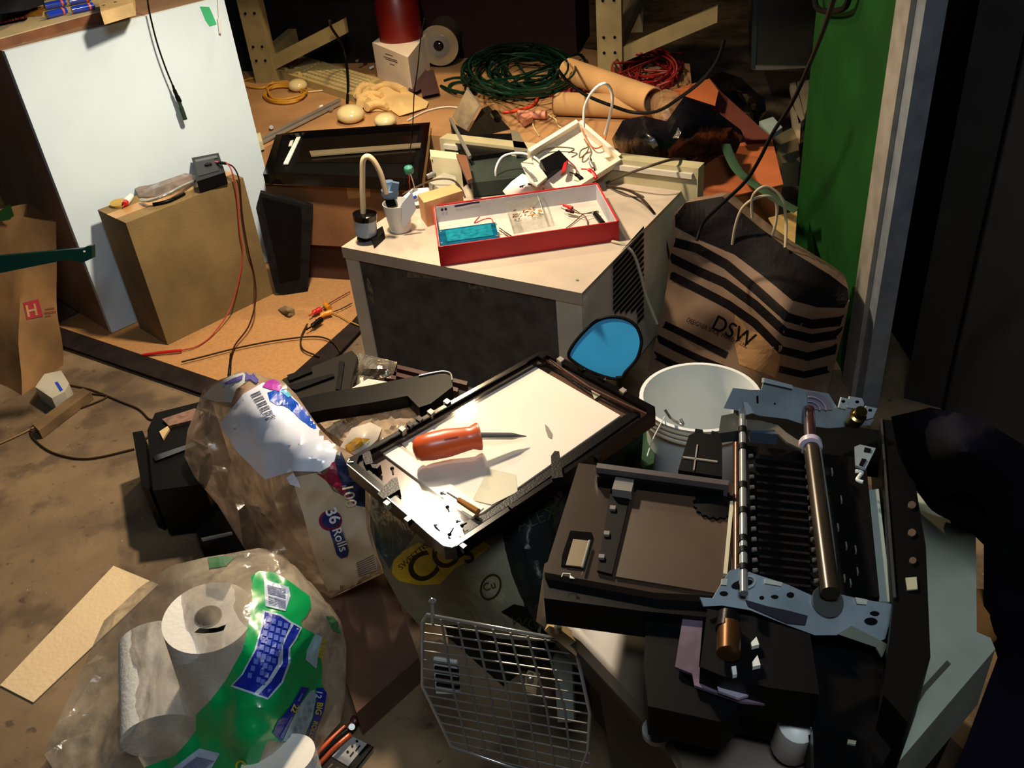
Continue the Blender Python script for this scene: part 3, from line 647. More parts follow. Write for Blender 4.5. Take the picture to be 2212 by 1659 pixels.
# dark grey case and metal bracket behind
gc = thing('dark_case', 'dark green grey equipment case behind the red box', 'case', P(1060, 400, ZA))
b = slab(B(), [(1000, 330), (1130, 318), (1150, 370), (1110, 385), (1020, 395)], ZA + .05, .045); part('case', bez(b, .006), mat('green_grey', (52, 60, 54), .5, var=.2), gc)
b = slab(B(), [(1010, 338), (1126, 324), (1128, 328), (1012, 344)], ZA + .053, .004); part('edge', b, mat('pale_edge', (150, 150, 130), .4), gc)
for (q, lab) in (([(932, 345), (975, 345), (975, 392), (950, 388)], 'black square adapter left of the dark case'), ([(974, 352), (1010, 350), (1015, 395), (985, 402)], 'black square adapter with cream edge against the dark case')):
    pz = P(q[2][0], q[2][1] + 2, ZA); t = thing('black_adapter', lab, 'adapter', pz, 'black adapters by the dark case')
    b = slab(B(), q, vplane(pz), .02); part('case', bez(b, .002), blk, t)
    b = slab(B(), [(q[0][0] - 3, q[0][1] - 3), (q[0][0], q[0][1] - 3), (q[3][0], q[3][1]), (q[3][0] - 4, q[3][1])], vplane(pz), .02); part('edge_strip', b, mat('cream_strip', (206, 188, 150), .5), t)
b = slab(B(), [(928, 323), (990, 330), (994, 345), (930, 338)], ZA + .09, .09); solo('cream_bar', bez(b, .002), mat('cream_bar', (206, 196, 160), .5), 'cream plastic bar between the scanner lid and the metal bracket', 'bar')
b = B(); prism(b, px3([(985, 332), (1008, 336), (1020, 385), (1010, 390)], ZA + .11), V((0, 0, -.012))); solo('brown_strap', b, mat('brown_leather', (110, 66, 40), .5), 'brown strap hanging in front of the dark case', 'strap')
mbp = P(1050, 330, ZP); mb = thing('metal_bracket', 'bent metal bracket with two plates on a black motor behind the red box', 'bracket', mbp)
m1 = vplane(P(1010, 300, ZP), (-.3, -.8, .5))
b = slab(B(), [(1009, 191), (1036, 226), (1002, 288), (977, 252)], m1, .004); part('plate', b, mat('rusty_steel', (150, 130, 100), .35, .8, .3, 20), mb)
b = tb(B(), [PL(1009, 190, m1), PL(1037, 226, m1), PL(1003, 288, m1)], .003, 6, 1); part('bright_edge', b, chrome, mb)
m2 = vplane(P(1060, 290, ZP), (.3, -.7, .7))
b = slab(B(), [(1040, 235), (1055, 228), (1102, 278), (1098, 290), (1045, 300), (1012, 285)], m2, .006); part('plate', b, mat('dark_metal', (70, 60, 48), .3, .8), mb)
b = slab(B(), [(972, 262), (1022, 290), (1105, 288), (1138, 322), (1020, 338), (984, 310)], ZP + .08, .08); part('motor_base', bez(b, .01), blk, mb)
b = B(); cy(b, P(1068, 246, ZP + .12), P(1075, 256, ZP + .12), .014); part('knob', b, gloss, mb, 40)
b = slab(B(), [(1103, 280), (1120, 285), (1142, 325), (1112, 328)], ZP + .09, .01); part('side_plate', b, mat('worn_grey', (120, 112, 92), .5), mb)
b = B(); prism(b, px3([(970, 255), (975, 253), (1018, 335), (1012, 338)], ZP + .1), V((0, 0, -.01))); part('rail', b, steel, mb)
# white foam tray with electronics
ft = thing('foam_tray', 'white foam tray of wires and parts behind the red box', 'tray', P(1230, 350, ZA))
fm = mat('white_foam', (236, 224, 200), .7, var=.06, bump=.3, bscale=60)
fpl0 = (P(1228, 412, ZA + .02), V((.12, -.60, .79)).normalized())
b = slab(B(), [(1148, 336), (1250, 266), (1338, 345), (1228, 412), (1170, 400)], fpl0, .01); part('base', b, fm, ft)
wallp = [((1145, 328), (1250, 264)), ((1250, 264), (1336, 338)), ((1336, 338), (1230, 405))]
for a, c in wallp:
    p, q = PL(*a, off(fpl0, .03)), PL(*c, off(fpl0, .03)); nn = fpl0[1]; n = (q - p).normalized().cross(nn); b = B(); prism(b, [p, q, q - nn * .035, p - nn * .035], -n * .012); part('wall', bez(b, .003), fm, ft)
bkk = thing('black_relay', 'black square relay block lying in the white foam tray', 'relay', P(1200, 350, ZA))
b = slab(B(), [(1167, 346), (1208, 324), (1228, 345), (1184, 378)], off(fpl0, .03), .03); part('block', bez(b, .003), blk, bkk)
b = slab(B(), [(1212, 372), (1218, 352), (1226, 346), (1222, 368)], off(fpl0, .034), .01); part('red_tab', b, red, bkk)
for (pts, r, m, lab) in (
    ([(1261, 275, ZA + .19), (1263, 232, ZA + .25), (1279, 199, ZA + .3), (1302, 181, ZA + .33), (1318, 190, ZA + .31), (1323, 217, ZA + .27), (1318, 248, ZA + .22), (1307, 290, ZA + .15)], .0042, white, 'tall loop of white tubing rising from the foam tray'),
    ([(1190, 398, ZA + .02), (1168, 352, ZA + .09), (1142, 334, ZA + .11), (1110, 331, ZA + .11), (1084, 340, ZA + .1), (1071, 366, ZA + .07), (1075, 392, ZA + .03), (1092, 408, ZA + .005)], .0035, white, 'low loop of white tubing left of the foam tray')):
    solo('tubing_loop', tb(B(), px3(pts), r), m, lab, 'tubing', 'white tubing loops', 60)
for pts, m, lab in (
    ([(1256, 271), (1262, 292), (1280, 318), (1296, 318), (1306, 304), (1316, 262)], mat('orange_wire', (196, 90, 50), .5), 'orange wire looping over the right side of the foam tray'),
    ([(1155, 335), (1180, 320), (1215, 318), (1240, 322), (1228, 330)], mat('grey_wire', (90, 84, 70), .5), 'grey wire lying along the left edge of the foam tray'),
    ([(1262, 300), (1271, 320), (1262, 335), (1252, 340), (1255, 325), (1270, 318)], mat('olive_wire', (110, 96, 60), .5), 'thin olive wire curled in the foam tray'),
    ([(1225, 345), (1243, 362), (1246, 380)], wire, 'short maroon wire end by the black relay'),
    ([(1275, 340), (1284, 365), (1288, 385)], mat('dark_wire', (60, 50, 44), .5), 'dark wire drooping to the red box rim'),
    ([(1320, 320), (1336, 325), (1335, 345), (1318, 358)], mat('brown_wire', (70, 40, 34), .5), 'brown wire at the right corner of the foam tray')):
    solo('loose_wire', tb(B(), [PL(x, y, off(fpl0, .016)) for x, y in pts], .0022), m, lab, 'wire', 'loose wires on the foam tray', 60)
for q, m, lab in (([(1255, 365), (1275, 368), (1288, 385)], red, 'red crocodile clip at the back rim of the red box'), ([(1230, 372), (1246, 378), (1258, 388)], blk, 'black crocodile clip left of the red one at the box rim'), ([(1273, 338), (1276, 352), (1282, 362)], steel, 'silver crocodile clip in the foam tray')):
    solo('crocodile_clip', tb(B(), [PL(x, y, off(fpl0, .026)) for x, y in q], [.002, .006, .007, .003], 8), m, lab, 'clip', 'crocodile clips by the foam tray', 50)
b = slab(B(), [(1125, 352), (1150, 338), (1182, 382), (1160, 400), (1145, 392)], ZA + .075, .006); solo('white_card', b, mat('grey_white_card', (206, 200, 188), .6), 'small white card leaning left of the black relay', 'card')
b = tb(B(), [P(1132, 362, ZA + .084), P(1144, 374, ZA + .083), P(1156, 388, ZA + .082)], [.003, .006, .003], 10); solo('steel_spring', b, chrome, 'small shiny steel pin across the white card', 'pin', smooth=50)
b = pillow([(1086, 412, ZA + .02), (1105, 392, ZA + .05), (1128, 375, ZA + .06), (1152, 384, ZA + .06), (1172, 405, ZA + .03), (1170, 416, ZA + .01), (1100, 424, ZA + .01)], [(1130, 396, ZA + .07)], g=8, back=(0, 0, -.05), amp=.006, sc=25, ramp=14, floor=ZA + .001)
hb = hitter(b); ps = solo('printed_sachet', b, paperw, 'white printed sachet behind the back rim of the red box', 'sachet', smooth=35)
part('print', decal([band([(1122, 404), (1134, 399)], 3), band([(1140, 397), (1150, 398)], 3)], hb, .002, 6), blk2, ps)
# cables over the AC
for pts, r, m, lab in (
    ([(1318, 405, ZA + .004), (1345, 408, ZA + .02), (1375, 420, ZA + .03), (1405, 450, ZA + .02), (1430, 490, .34), (1442, 540, .26), (1448, 580, .18)], .004, mat('dark_brown_cord', (56, 40, 26), .5), 'thick dark brown cord curving off the right back corner of the air conditioner'),
    ([(1310, 395, ZA + .01), (1350, 378, ZA + .06), (1400, 360, ZA + .1), (1450, 345, ZA + .1), (1480, 345, ZA + .06)], .004, mat('olive_cord', (66, 56, 36), .5), 'olive cord running from the foam tray to the black bags'),
    ([(1322, 522, ZA + .004), (1345, 528, ZA + .002), (1368, 548, .39), (1383, 590, .33), (1396, 640, .26), (1420, 700, .18)], .0045, mat('cream_cord', (176, 164, 140), .5), 'cream cord draped down over the vent slots'),
    ([(1310, 402, ZA + .003), (1350, 422, ZA + .003), (1390, 425, ZA + .003), (1360, 412, ZA + .003)], .002, mat('grey_wire', (90, 84, 70), .5), 'thin grey wire lying on the back of the air conditioner top')):
    solo('power_cable', tb(B(), px3(pts), r), m, lab, 'cord', smooth=60)
# ------------------------------------------------------------------ things on the platform
kbz = ZP + .03
kd = thing('keyboard', 'beige computer keyboard lying on the cardboard platform', 'keyboard', P(700, 170, ZP))
kc = [P(*q, kbz) for q in ((762, 205), (822, 170), (648, 118), (591, 150))]
b = prism(B(), kc, V((0, 0, -.03))); part('case', bez(b, .004), mat('beige_plastic', (190, 168, 112), .55, var=.1), kd)
b = B(); bil = lambda s, t: (kc[0].lerp(kc[3], s)).lerp(kc[1].lerp(kc[2], s), t)
for r in range(6):
    for k in range(21):
        if k in (14, 18): continue
        s0 = .04 + k * .0438; t0 = .12 + r * .13 + (.03 if r else -.02)
        prism(b, [bil(s0, t0) + V((0, 0, .008)), bil(s0 + .036, t0) + V((0, 0, .008)), bil(s0 + .036, t0 + .1) + V((0, 0, .008)), bil(s0, t0 + .1) + V((0, 0, .008))][::-1], V((0, 0, -.008)))
part('keycaps', b, mat('beige_keys', (204, 184, 132), .5), kd)
wc = thing('white_carton', 'white cardboard carton with small print behind the keyboard', 'carton', P(860, 150, ZP))
ct = [P(*q, ZP + .15) for q in ((804, 92), (881, 124), (920, 74), (866, 48))]
b = prism(B(), ct, V((0, 0, -.149))); hb = hitter(b); part('carton', bez(b, .003), mat('cream_card', (240, 226, 204), .7, var=.06), wc)
for i, (x, y, w) in enumerate(((832, 116, 16), (828, 122, 30), (833, 127, 26), (842, 138, 10))): part('print', decal([band([(x, y), (x + w, y + w * .33)], 1.6)], hb, .0012, 6), mat('dark_print', (50, 34, 60), .7), wc)
cn = thing('metal_lens_can', 'large round metal housing with a dark lens beside the white carton', 'housing', P(960, 130, ZP))
p0 = P(948, 98, ZP + .10); p1 = P(985, 45, ZP + .13) + V((0, .12, 0)); d = p1 - p0
b = B(); lathe(b, p0, d, [(.088, 0), (.088, .01), (.078, .03), (.078, .26), (.055, .28)], 32); part('body', b, mat('dull_brass', (110, 96, 76), .4, .3), cn, 40)
b = B(); lathe(b, p0 - d.normalized() * .006, d, [(.052, 0), (.088, .0), (.088, .012)], 32); part('bezel', b, mat('silvery', (190, 178, 150), .25, .6), cn, 40)
b = B(); lathe(b, p0 - d.normalized() * .008, d, [(.024, 0), (.05, 0), (.05, .01)], 32); part('ring', b, chrome, cn, 40)
b = B(); lathe(b, p0 - d.normalized() * .012, d, [(.001, -.006), (.02, 0), (.028, .01)], 24); part('lens', b, gloss, cn, 40)
for q, lab in (([(894, 138), (918, 132), (925, 180), (900, 198), (882, 195)], 'left of the two dark brown cloth straps under the metal housing'), ([(904, 158), (936, 150), (950, 200), (912, 208)], 'right of the two dark brown cloth straps under the metal housing')):
    solo('cloth_strap', pillow([(x, y, ZP + .02) for x, y in q], [(sum(a[0] for a in q) / len(q), sum(a[1] for a in q) / len(q), ZP + .03)], g=8, back=(0, 0, -.015), amp=.004, ramp=10, floor=ZP + .002), mat('dark_brown_cloth', (64, 34, 34), .9), lab, 'strap', 'dark brown cloth straps', 50)
gl = pillow([(770, 202, ZP + .01), (790, 185, ZP + .03), (815, 190, ZP + .02), (842, 183, ZP + .03), (850, 192, ZP + .02), (880, 195, ZP + .015), (926, 220, ZP + .01), (921, 232, ZP + .008), (862, 250, ZP + .006), (845, 238, ZP + .006), (790, 240, ZP + .006), (776, 222, ZP + .008)], [(800, 205, ZP + .03), (860, 215, ZP + .03), (830, 225, ZP + .008)], g=8, back=(0, 0, -.008), amp=.022, sc=22, ramp=14, floor=ZP + .002)
gr = thing('work_glove', 'crumpled cream cotton work gloves in front of the keyboard', 'glove', P(850, 215, ZP)); cot = mat('cream_cotton', (228, 192, 128), .9, bump=.3, bscale=200)
part('palm', gl, cot, gr, 50)
for q in ([(812, 188), (790, 184), (776, 194), (772, 206)], [(825, 205), (800, 202), (782, 212), (778, 226)], [(835, 228), (812, 224), (792, 232)], [(800, 196), (826, 184), (850, 186), (872, 196)], [(770, 200), (778, 214), (796, 220)]):
    part('finger', tb(B(), [P(x, y, ZP + .028) for x, y in q], [.012, .016, .017, .012], 10), cot, gr, 60)
for (cx, cy_, rx, ry, lab) in ((757, 246, 27, 20, 'larger cream computer mouse behind the scanner lid'), (832, 260, 22, 12, 'smaller cream computer mouse to the right behind the scanner lid'), (643, 184, 18, 9, 'dim cream mouse under the left end of the keyboard')):
    t = thing('computer_mouse', lab, 'mouse', P(cx, cy_, ZP), 'cream mice on the platform')
    wx = (P(cx + rx, cy_, ZP) - P(cx - rx, cy_, ZP)).length / 2; b = ellipsoid(B(), P(cx, cy_, ZP + wx * .55), wx, wx * 1.15, wx * .62, .3); part('shell', b, mat('ivory_plastic', (232, 212, 156), .25), t, 60)
def cable(name, pts, r, m, lab, cat='cable', group=None, z=ZP + .006):
    return solo(name, tb(B(), [P(q[0], q[1], q[2] if len(q) == 3 else z) for q in pts], r), m, lab, cat, group, 60)
cable('mouse_cable', [(775, 240), (790, 222), (800, 205), (760, 190), (700, 195), (650, 200)], .003, mat('ivory_plastic', (232, 212, 156), .25), 'cream mouse cord running under the keyboard')
cable('keyboard_cable', [(612, 130), (598, 112), (586, 95, ZP + .04), (590, 84, ZP + .06), (606, 95, ZP + .04), (614, 118)], .004, white, 'white keyboard cord looping by the bench leg')
cable('white_cable', [(700, 122), (735, 112), (740, 80, ZP + .03), (755, 66, ZP + .05), (785, 75, ZP + .05), (797, 100, ZP + .02), (799, 122)], .004, white, 'white cord arching left of the white carton')
cable('white_wire', [(880, 260), (920, 240), (960, 231), (990, 232)], .0025, white, 'thin white wire on the platform behind the scanner lid')
ro = []
for k in range(3):
    for i in range(12): t = i / 12 * 2 * math.pi; ro.append((612 + 42 * math.cos(t) + k * 5 * math.sin(t * 2 + k), 205 + 18 * math.sin(t) - k * 4, ZP + .008 + k * .006))
cable('yellow_cable', ro, .0055, mat('yellow_cable', (196, 140, 40), .5), 'yellow cable coiled on the platform beside the cabinet')
cable('yellow_cable', [(505, 150, ZP + .01), (545, 148), (578, 155), (590, 175), (565, 190), (520, 182), (540, 170), (580, 168)], .005, mat('yellow_cable', (196, 140, 40), .5), 'yellow cable running close to the cabinet edge near the lamps')
for (cx, cy_, s, lab) in ((490, 80, 1.0, 'upper cream roped lantern beside the cabinet edge'), (500, 150, .95, 'lower cream roped lantern beside the cabinet edge')):
    p = P(cx, cy_ + 24, ZP); t = thing('rope_lantern', lab, 'lantern', p, 'cream lanterns beside the cabinet')
    b = B(); lathe(b, p, V((0, 0, 1)), [(.03, 0), (.05, .02), (.055, .05), (.045, .08), (.02, .1)], 20); part('shade', b, mat('cream_shade', (198, 182, 120), .6), t, 40)
    b = tb(B(), [p + V((.056 * math.cos(a), .056 * math.sin(a), .03 + .04 * math.sin(a * 2))) for a in [i * .785 for i in range(8)]], .002, closed=True); part('cord', b, mat('dark_brown_cord', (56, 40, 26), .5), t, 60)
b = slab(B(), [(548, 300), (726, 214), (732, 222), (552, 311)], ZP + .012, .01)
for y, r, lab in ((0, .007, 'front of the two bright metal rods on the platform'), (9, .006, 'rear of the two bright metal rods on the platform')):
    solo('metal_rod', cy(B(), P(546, 318 - y, ZP + .01), P(734, 224 - y, ZP + .01), r), chrome, lab, 'rod', 'metal rods by the scanner lid', 40)
b.free()
for q in ((549, 279), (586, 275)): solo('metal_stud', cy(B(), P(*q, ZP + .001), P(*q, ZP + .014), .008), steel, 'small round metal stud on the cardboard left of the rods' if q[0] < 560 else 'small round metal stud on the cardboard right of the first stud', 'stud', 'small studs on the platform', 40)
b = slab(B(), [(548, 290), (562, 286), (567, 305), (550, 312)], ZP + .03, .03); solo('corner_block', b, mat('cream_bar', (206, 196, 160), .5), 'little cream block at the left end of the metal rods', 'block')
cable('black_cable', [(712, 45, ZP + .3), (716, 60, ZP + .25), (738, 95, ZP + .16), (748, 135, ZP + .09), (752, 180, ZP + .05), (750, 222)], .006, rubber, 'thick black cable dangling over the keyboard')
b = pillow([(735, 108, ZP + .02), (760, 92, ZP + .05), (795, 90, ZP + .04), (798, 118, ZP + .02), (770, 118, ZP + .015)], [(770, 104, ZP + .07)], g=7, back=(0, 0, -.03), amp=.015, sc=18, ramp=12, floor=ZP + .002)
solo('blue_cloth', b, mat('blue_cloth', (24, 50, 120), .9), 'crumpled blue cloth left of the white carton', 'cloth', smooth=40)
b = pillow([(690, 115, ZP + .02), (720, 80, ZP + .04), (800, 60, ZP + .06), (830, 62, ZP + .05), (805, 95, ZP + .03), (730, 125, ZP + .01)], [(760, 85, ZP + .08)], g=8, back=(0, 0, -.03), amp=.02, sc=14, ramp=14, floor=ZP + .002)
solo('tangled_rags', b, mat('brown_cloth', (110, 78, 46), .9, var=.4, scale=20), 'heap of brown rags between the bench leg and the white carton', 'rags', smooth=40)
for k in range(7): # loose bits
    x, y = [(770, 132), (786, 138), (800, 147), (776, 143), (905, 168), (690, 232), (712, 238)][k]
    solo('loose_screw', cy(B(), P(x, y, ZP + .012), P(x + 6, y - 3, ZP + .012), .006, seg=10), [steel, copper, white][k % 3], 'tiny loose fitting scattered on the cardboard platform', 'fitting', 'small loose fittings on the platform', 40)
# green and red cable coils
random.seed(11)
def coil(name, cx, cy_, rx, ry, n, r, m, lab, z0, hz):
    pts = []
    for k in range(n):
        ox, oy = random.uniform(-.22, .22) * rx, random.uniform(-.15, .3) * ry; s = random.uniform(.6, 1.1); th = random.random() * 6; tl_ = random.uniform(-.4, .4)
        for i in range(9):
            t = th + i / 9 * 2 * math.pi
            x = cx + ox + rx * s * math.cos(t); y = cy_ + oy + ry * s * math.sin(t)
            pts.append(P(x, y, max(z0 + .005, z0 + hz * .5 * (1 + math.sin(t + tl_ * 6)) * random.uniform(.4, 1) * (1.2 if k % 3 == 0 else .5))))
    return solo(name, tb(B(), pts, r, 6, 5), m, lab, 'cable', smooth=60)
coil('green_extension_cable', 1128, 150, 112, 50, 27, .0042, mat('green_cable', (12, 42, 28), .4), 'big tangled coil of dark green extension cord on the platform', ZP, .16)
coil('red_extension_cable', 1395, 145, 66, 40, 18, .004, mat('maroon_cable', (128, 18, 20), .45), 'tangled coil of dark red extension cord right of the bench leg', ZP, .10)
coil('green_cable_end', 1000, 185, 40, 16, 3, .005, mat('green_cable', (16, 62, 40), .4), 'loose green cord loops left of the big green coil', ZP, .03)
cable('orange_cable_run', [(1085, 243), (1110, 240), (1150, 228), (1165, 205), (1180, 190), (1215, 186), (1255, 178), (1240, 192), (1200, 196), (1172, 200)], .006, mat('orange_cable', (226, 70, 30), .5), 'bright orange cord snaking in front of the green coil')
cable('red_cable_bundle', [(1185, 206), (1225, 200), (1290, 196), (1330, 190)], .012, mat('maroon_cable', (128, 18, 20), .45), 'dark red cord bundle behind the cardboard tubes')
# cardboard tubes
tubm = mat('kraft_tube', (190, 146, 92), .8, var=.12)
for a, c, r, lab in (((1228, 152), (1412, 218), .046, 'upper of the two crossed cardboard tubes'), ((1200, 224), (1420, 232), .042, 'lower of the two crossed cardboard tubes')):
    z = ZP + r + (.06 if a[1] < 200 else .002); p0, p1 = P(*a, z), P(*c, ZP + r + .002 if a[1] > 200 else ZP + .09); d = (p1 - p0)
    t = thing('cardboard_tube', lab, 'tube', p0, 'crossed cardboard tubes')
    b = B(); lathe(b, p0, d, [(r - .004, .004), (r, 0), (r, d.length), (r - .004, d.length), (r - .004, .004)], 28); part('tube', b, tubm, t, 40)
    b = B(); lathe(b, p0 + d.normalized() * .004, d, [(r - .005, 0), (r - .005, .006)], 24); part('end_cap', b, mat('pale_kraft', (226, 196, 146), .8), t, 40)
b = pillow([(1405, 205, ZP + .1), (1440, 192, ZP + .12), (1475, 205, ZP + .12), (1482, 240, ZP + .08), (1478, 262, ZP + .06), (1440, 268, ZP + .05), (1405, 245, ZP + .05)], [(1445, 225, ZP + .16)], g=9, back=(0, 0, -.04), amp=.02, sc=18, ramp=16)
solo('clear_wrap', b, film('amber_clear', (190, 150, 110), .5), 'crinkled clear plastic wrap around the right ends of the tubes', 'plastic wrap', smooth=30)
b = B(); cy(b, P(1432, 254, ZP + .07), P(1448, 246, ZP + .08), .022); solo('white_stopper', b, white, 'round white cap poking from the clear wrap', 'cap', smooth=40)
b = B(); cy(b, P(1120, 247, ZP + .02), P(1180, 248, ZP + .02), .016); prism(b, px3([(1116, 244), (1140, 238), (1150, 252), (1132, 262)], ZP + .03), V((0, 0, -.02)))
solo('pink_pipe', b, mat('pink_plastic', (214, 140, 110), .5), 'short pink plastic pipe fitting on the platform', 'pipe fitting', smooth=40)
cable('cream_wire', [(1184, 248), (1200, 258), (1205, 270), (1212, 276)], .003, mat('ivory_plastic', (232, 212, 156), .25), 'cream wire curling from the pink pipe', 'wire')
cable('cream_wire', [(1150, 258), (1153, 275), (1164, 292)], .003, mat('ivory_plastic', (232, 212, 156), .25), 'cream wire hanging in front of the pink pipe', 'wire')
# black bags, orange cardboard flaps
bbm = film('black_bin_plastic', (14, 12, 16), .97, .22, 1.0, 22)
b = pillow([(1322, 300, .46), (1345, 260, .52), (1390, 250, .54), (1440, 262, .54), (1478, 208, .56), (1540, 235, .5), (1600, 280, .42), (1612, 305, .38), (1560, 318, .36), (1500, 335, .4), (1440, 350, .44), (1350, 330, .45)], [(1400, 290, .54), (1480, 280, .54), (1540, 280, .46)], g=13, back=(0, .05, -.12), amp=.025, sc=12, ramp=30, ridge=True)
solo('black_bin_bag', b, bbm, 'large heap of black plastic bin bag in front of the cardboard tubes', 'bag', smooth=30)
b = pillow([(1535, 168, .3), (1560, 154, .34), (1600, 168, .34), (1635, 200, .3), (1652, 212, .25), (1655, 240, .22), (1630, 254, .2), (1590, 225, .28), (1545, 190, .3)], [(1590, 190, .38)], g=8, back=(0, .02, -.08), amp=.02, sc=20, ramp=16, ridge=True)
solo('black_glossy_bag', b, bbm, 'small shiny black plastic bag against the brown carton flap', 'bag', smooth=30)
ob = thing('orange_brown_carton', 'open orange brown carton with flaps behind the striped bag', 'carton', P(1580, 380))
oc = mat('orange_card', (186, 98, 48), .8, var=.12, scale=5)
for k, (q, z) in enumerate((([(1478, 345), (1668, 300), (1692, 398), (1500, 442)], .33), ([(1405, 208), (1532, 170), (1552, 196), (1545, 226), (1480, 205)], .42), ([(1532, 168), (1560, 200), (1668, 298), (1600, 300), (1550, 235)], .37))):
    b = slab(B(), q, z, .005); part('flap', b, oc if k < 2 else mat('dark_orange_card', (96, 40, 24), .8), ob)
b = loft(B(), px3([(1500, 442), (1690, 400), (1665, 300), (1540, 230)], .325), [V((p.x * .98, p.y, .0)) for p in px3([(1500, 442), (1690, 400), (1665, 300), (1540, 230)], .325)], 3, 2, .004); part('body', b, oc, ob)
b = B(); rp_ = px3([(1567, 312, .42), (1580, 345, .41), (1600, 375, .4), (1640, 405, .4), (1680, 432, .38), (1720, 455, .36)]); tb(b, rp_, .016, 8, flat=.15); solo('green_strap', b, mat('green_webbing', (34, 66, 36), .8), 'flat green strap running over the orange brown carton', 'strap', smooth=50)
# pale clutter left of the green door
b = slab(B(), [(1640, 262), (1670, 252), (1690, 275), (1665, 292)], .25, .02); solo('blue_white_card', b, mat('pale_blue_card', (170, 186, 180), .6), 'small pale blue card at the edge of the dark carton flap', 'card')
wt = thing('white_tray', 'white slatted tray leaning against the green door', 'tray', P(1725, 290))
for q in ([(1706, 180), (1718, 176), (1738, 255), (1726, 268)], [(1722, 176), (1748, 172), (1744, 230), (1738, 250)], [(1706, 218), (1730, 262), (1728, 300), (1712, 262)]): part('slat', slab(B(), q, .12, .03), mat('cream_white', (232, 210, 170), .6), wt)
b = slab(B(), [(1668, 296), (1722, 270), (1728, 350), (1690, 352)], .10, .1); solo('beige_slab', b, mat('dim_beige', (150, 136, 100), .7), 'beige block on the floor below the white slatted tray', 'block')
b = slab(B(), [(1690, 352), (1730, 345), (1722, 372), (1700, 376)], .05, .05); solo('green_bottle', b, mat('olive_green', (90, 100, 40), .3), 'olive green scrap at the foot of the green door', 'scrap')
# hanging cables in the air
cable('sloping_cable', [(1806, -20, 1.2), (1780, 60, 1.1), (1748, 140, .98), (1712, 220, .88), (1668, 290, .78), (1640, 345, .7), (1610, 392, .64), (1560, 440, .58), (1520, 480, .52), (1505, 520, .48)], .0045, rubber, 'long black cord sloping across the green door down to the striped bag')
cable('drooping_cable', [(1565, 85, .9), (1550, 130, .84), (1520, 170, .78), (1470, 210, .7), (1420, 240, .65), (1370, 243, .63), (1320, 228, .65), (1265, 205, .68), (1225, 175, .72), (1205, 150, .76)], .005, rubber, 'black cord drooping in front of the cardboard tubes')
cable('thin_black_wire', [(917, 40, .9), (908, 90, .83), (902, 150, .75), (895, 200, .66), (892, 262, .56), (888, 310, .47), (872, 400, ZA + .02)], .0018, rubber, 'thin black wire dropping vertically past the white carton')
# ------------------------------------------------------------------ paper bag at the left
kraft = mat('kraft_paper', (158, 118, 72), .85, var=.3, scale=5, bump=.4, bscale=14)
pbg = thing('paper_bag', 'crumpled kraft paper grocery bag with a red square emblem at the left edge', 'bag', P(40, 850))
bo = px3([(-70, 800), (45, 856), (134, 790), (40, 720)], 0); to = px3([(-80, 468), (40, 466), (122, 482), (60, 440)], .47)
b = loft(B(), bo, to, 14, 7, .022, 5); hb = hitter(b); part('bag', b, kraft, pbg, 30)
b = decal([[(50, 654), (83, 646), (93, 683), (58, 690)]], hb, .002, 6); part('emblem', b, mat('faded_red', (176, 44, 56), .7), pbg)
b = text('H', 58, 685, 36, -12, hb, .0035, 1, .02); part('emblem_letter', b, mat('kraft_light', (190, 150, 96), .8), pbg)
b = decal([band([(96, 676), (128, 672)], 4), band([(97, 668), (118, 665)], 3), band([(98, 683), (110, 681)], 3)], hb, .002, 6); part('faded_print', b, mat('faint_red', (150, 80, 60), .8), pbg)
b = pillow([(-10, 462, .48), (22, 440, .52), (30, 466, .48), (0, 475, .46)], [], g=7, back=(0, 0, -.02), amp=.01, sc=20, ramp=10); solo('green_packet', b, mat('leaf_green', (70, 140, 70), .5), 'corner of a light green packet sticking out of the paper bag', 'packet', smooth=40)
ar = thing('green_plastic_lever', 'dark green plastic arm with a hole reaching in front of the paper bag', 'arm', P(100, 560, .5))
va = vplane(P(100, 560, .50), (.1, -1, .3))
b = slab(B(), [(-60, 562), (0, 553), (165, 538), (178, 537), (187, 532), (198, 531), (199, 558), (176, 569), (160, 562), (140, 562), (0, 590), (-60, 602)], va, .03); part('arm', bez(b, .003), mat('dark_green_plastic', (10, 40, 36), .4), ar)
b = slab(B(), ell(182, 543, 2.5, 2), off(va, .001), .002); part('hole', b, white, ar)
wa = thing('power_adapter', 'small white power adapter box with a blue mark on the floor', 'adapter', P(110, 860))
b = slab(B(), [(76, 836), (96, 808), (132, 800), (149, 828), (140, 846), (112, 860)], .055, .052); hb = hitter(b); part('case', bez(b, .006), mat('old_white', (196, 190, 172), .4), wa, 40)
b = decal([[(118, 826), (124, 824), (136, 842), (130, 846)]], hb, .0018, 5); part('blue_mark', b, blue, wa)
p = P(104, 856, .03); b = B(); cy(b, p - V((0, .004, 0)), p + V((0, .01, 0)), .007); part('socket', b, blk2, wa)
b = slab(B(), [(70, 916), (178, 838), (196, 846), (84, 930)], .03, .028); solo('wooden_stick', bez(b, .002), mat('grey_wood', (120, 94, 62), .7, var=.3, scale=10), 'short grey wooden stick on the floor beside the white power adapter', 'stick')
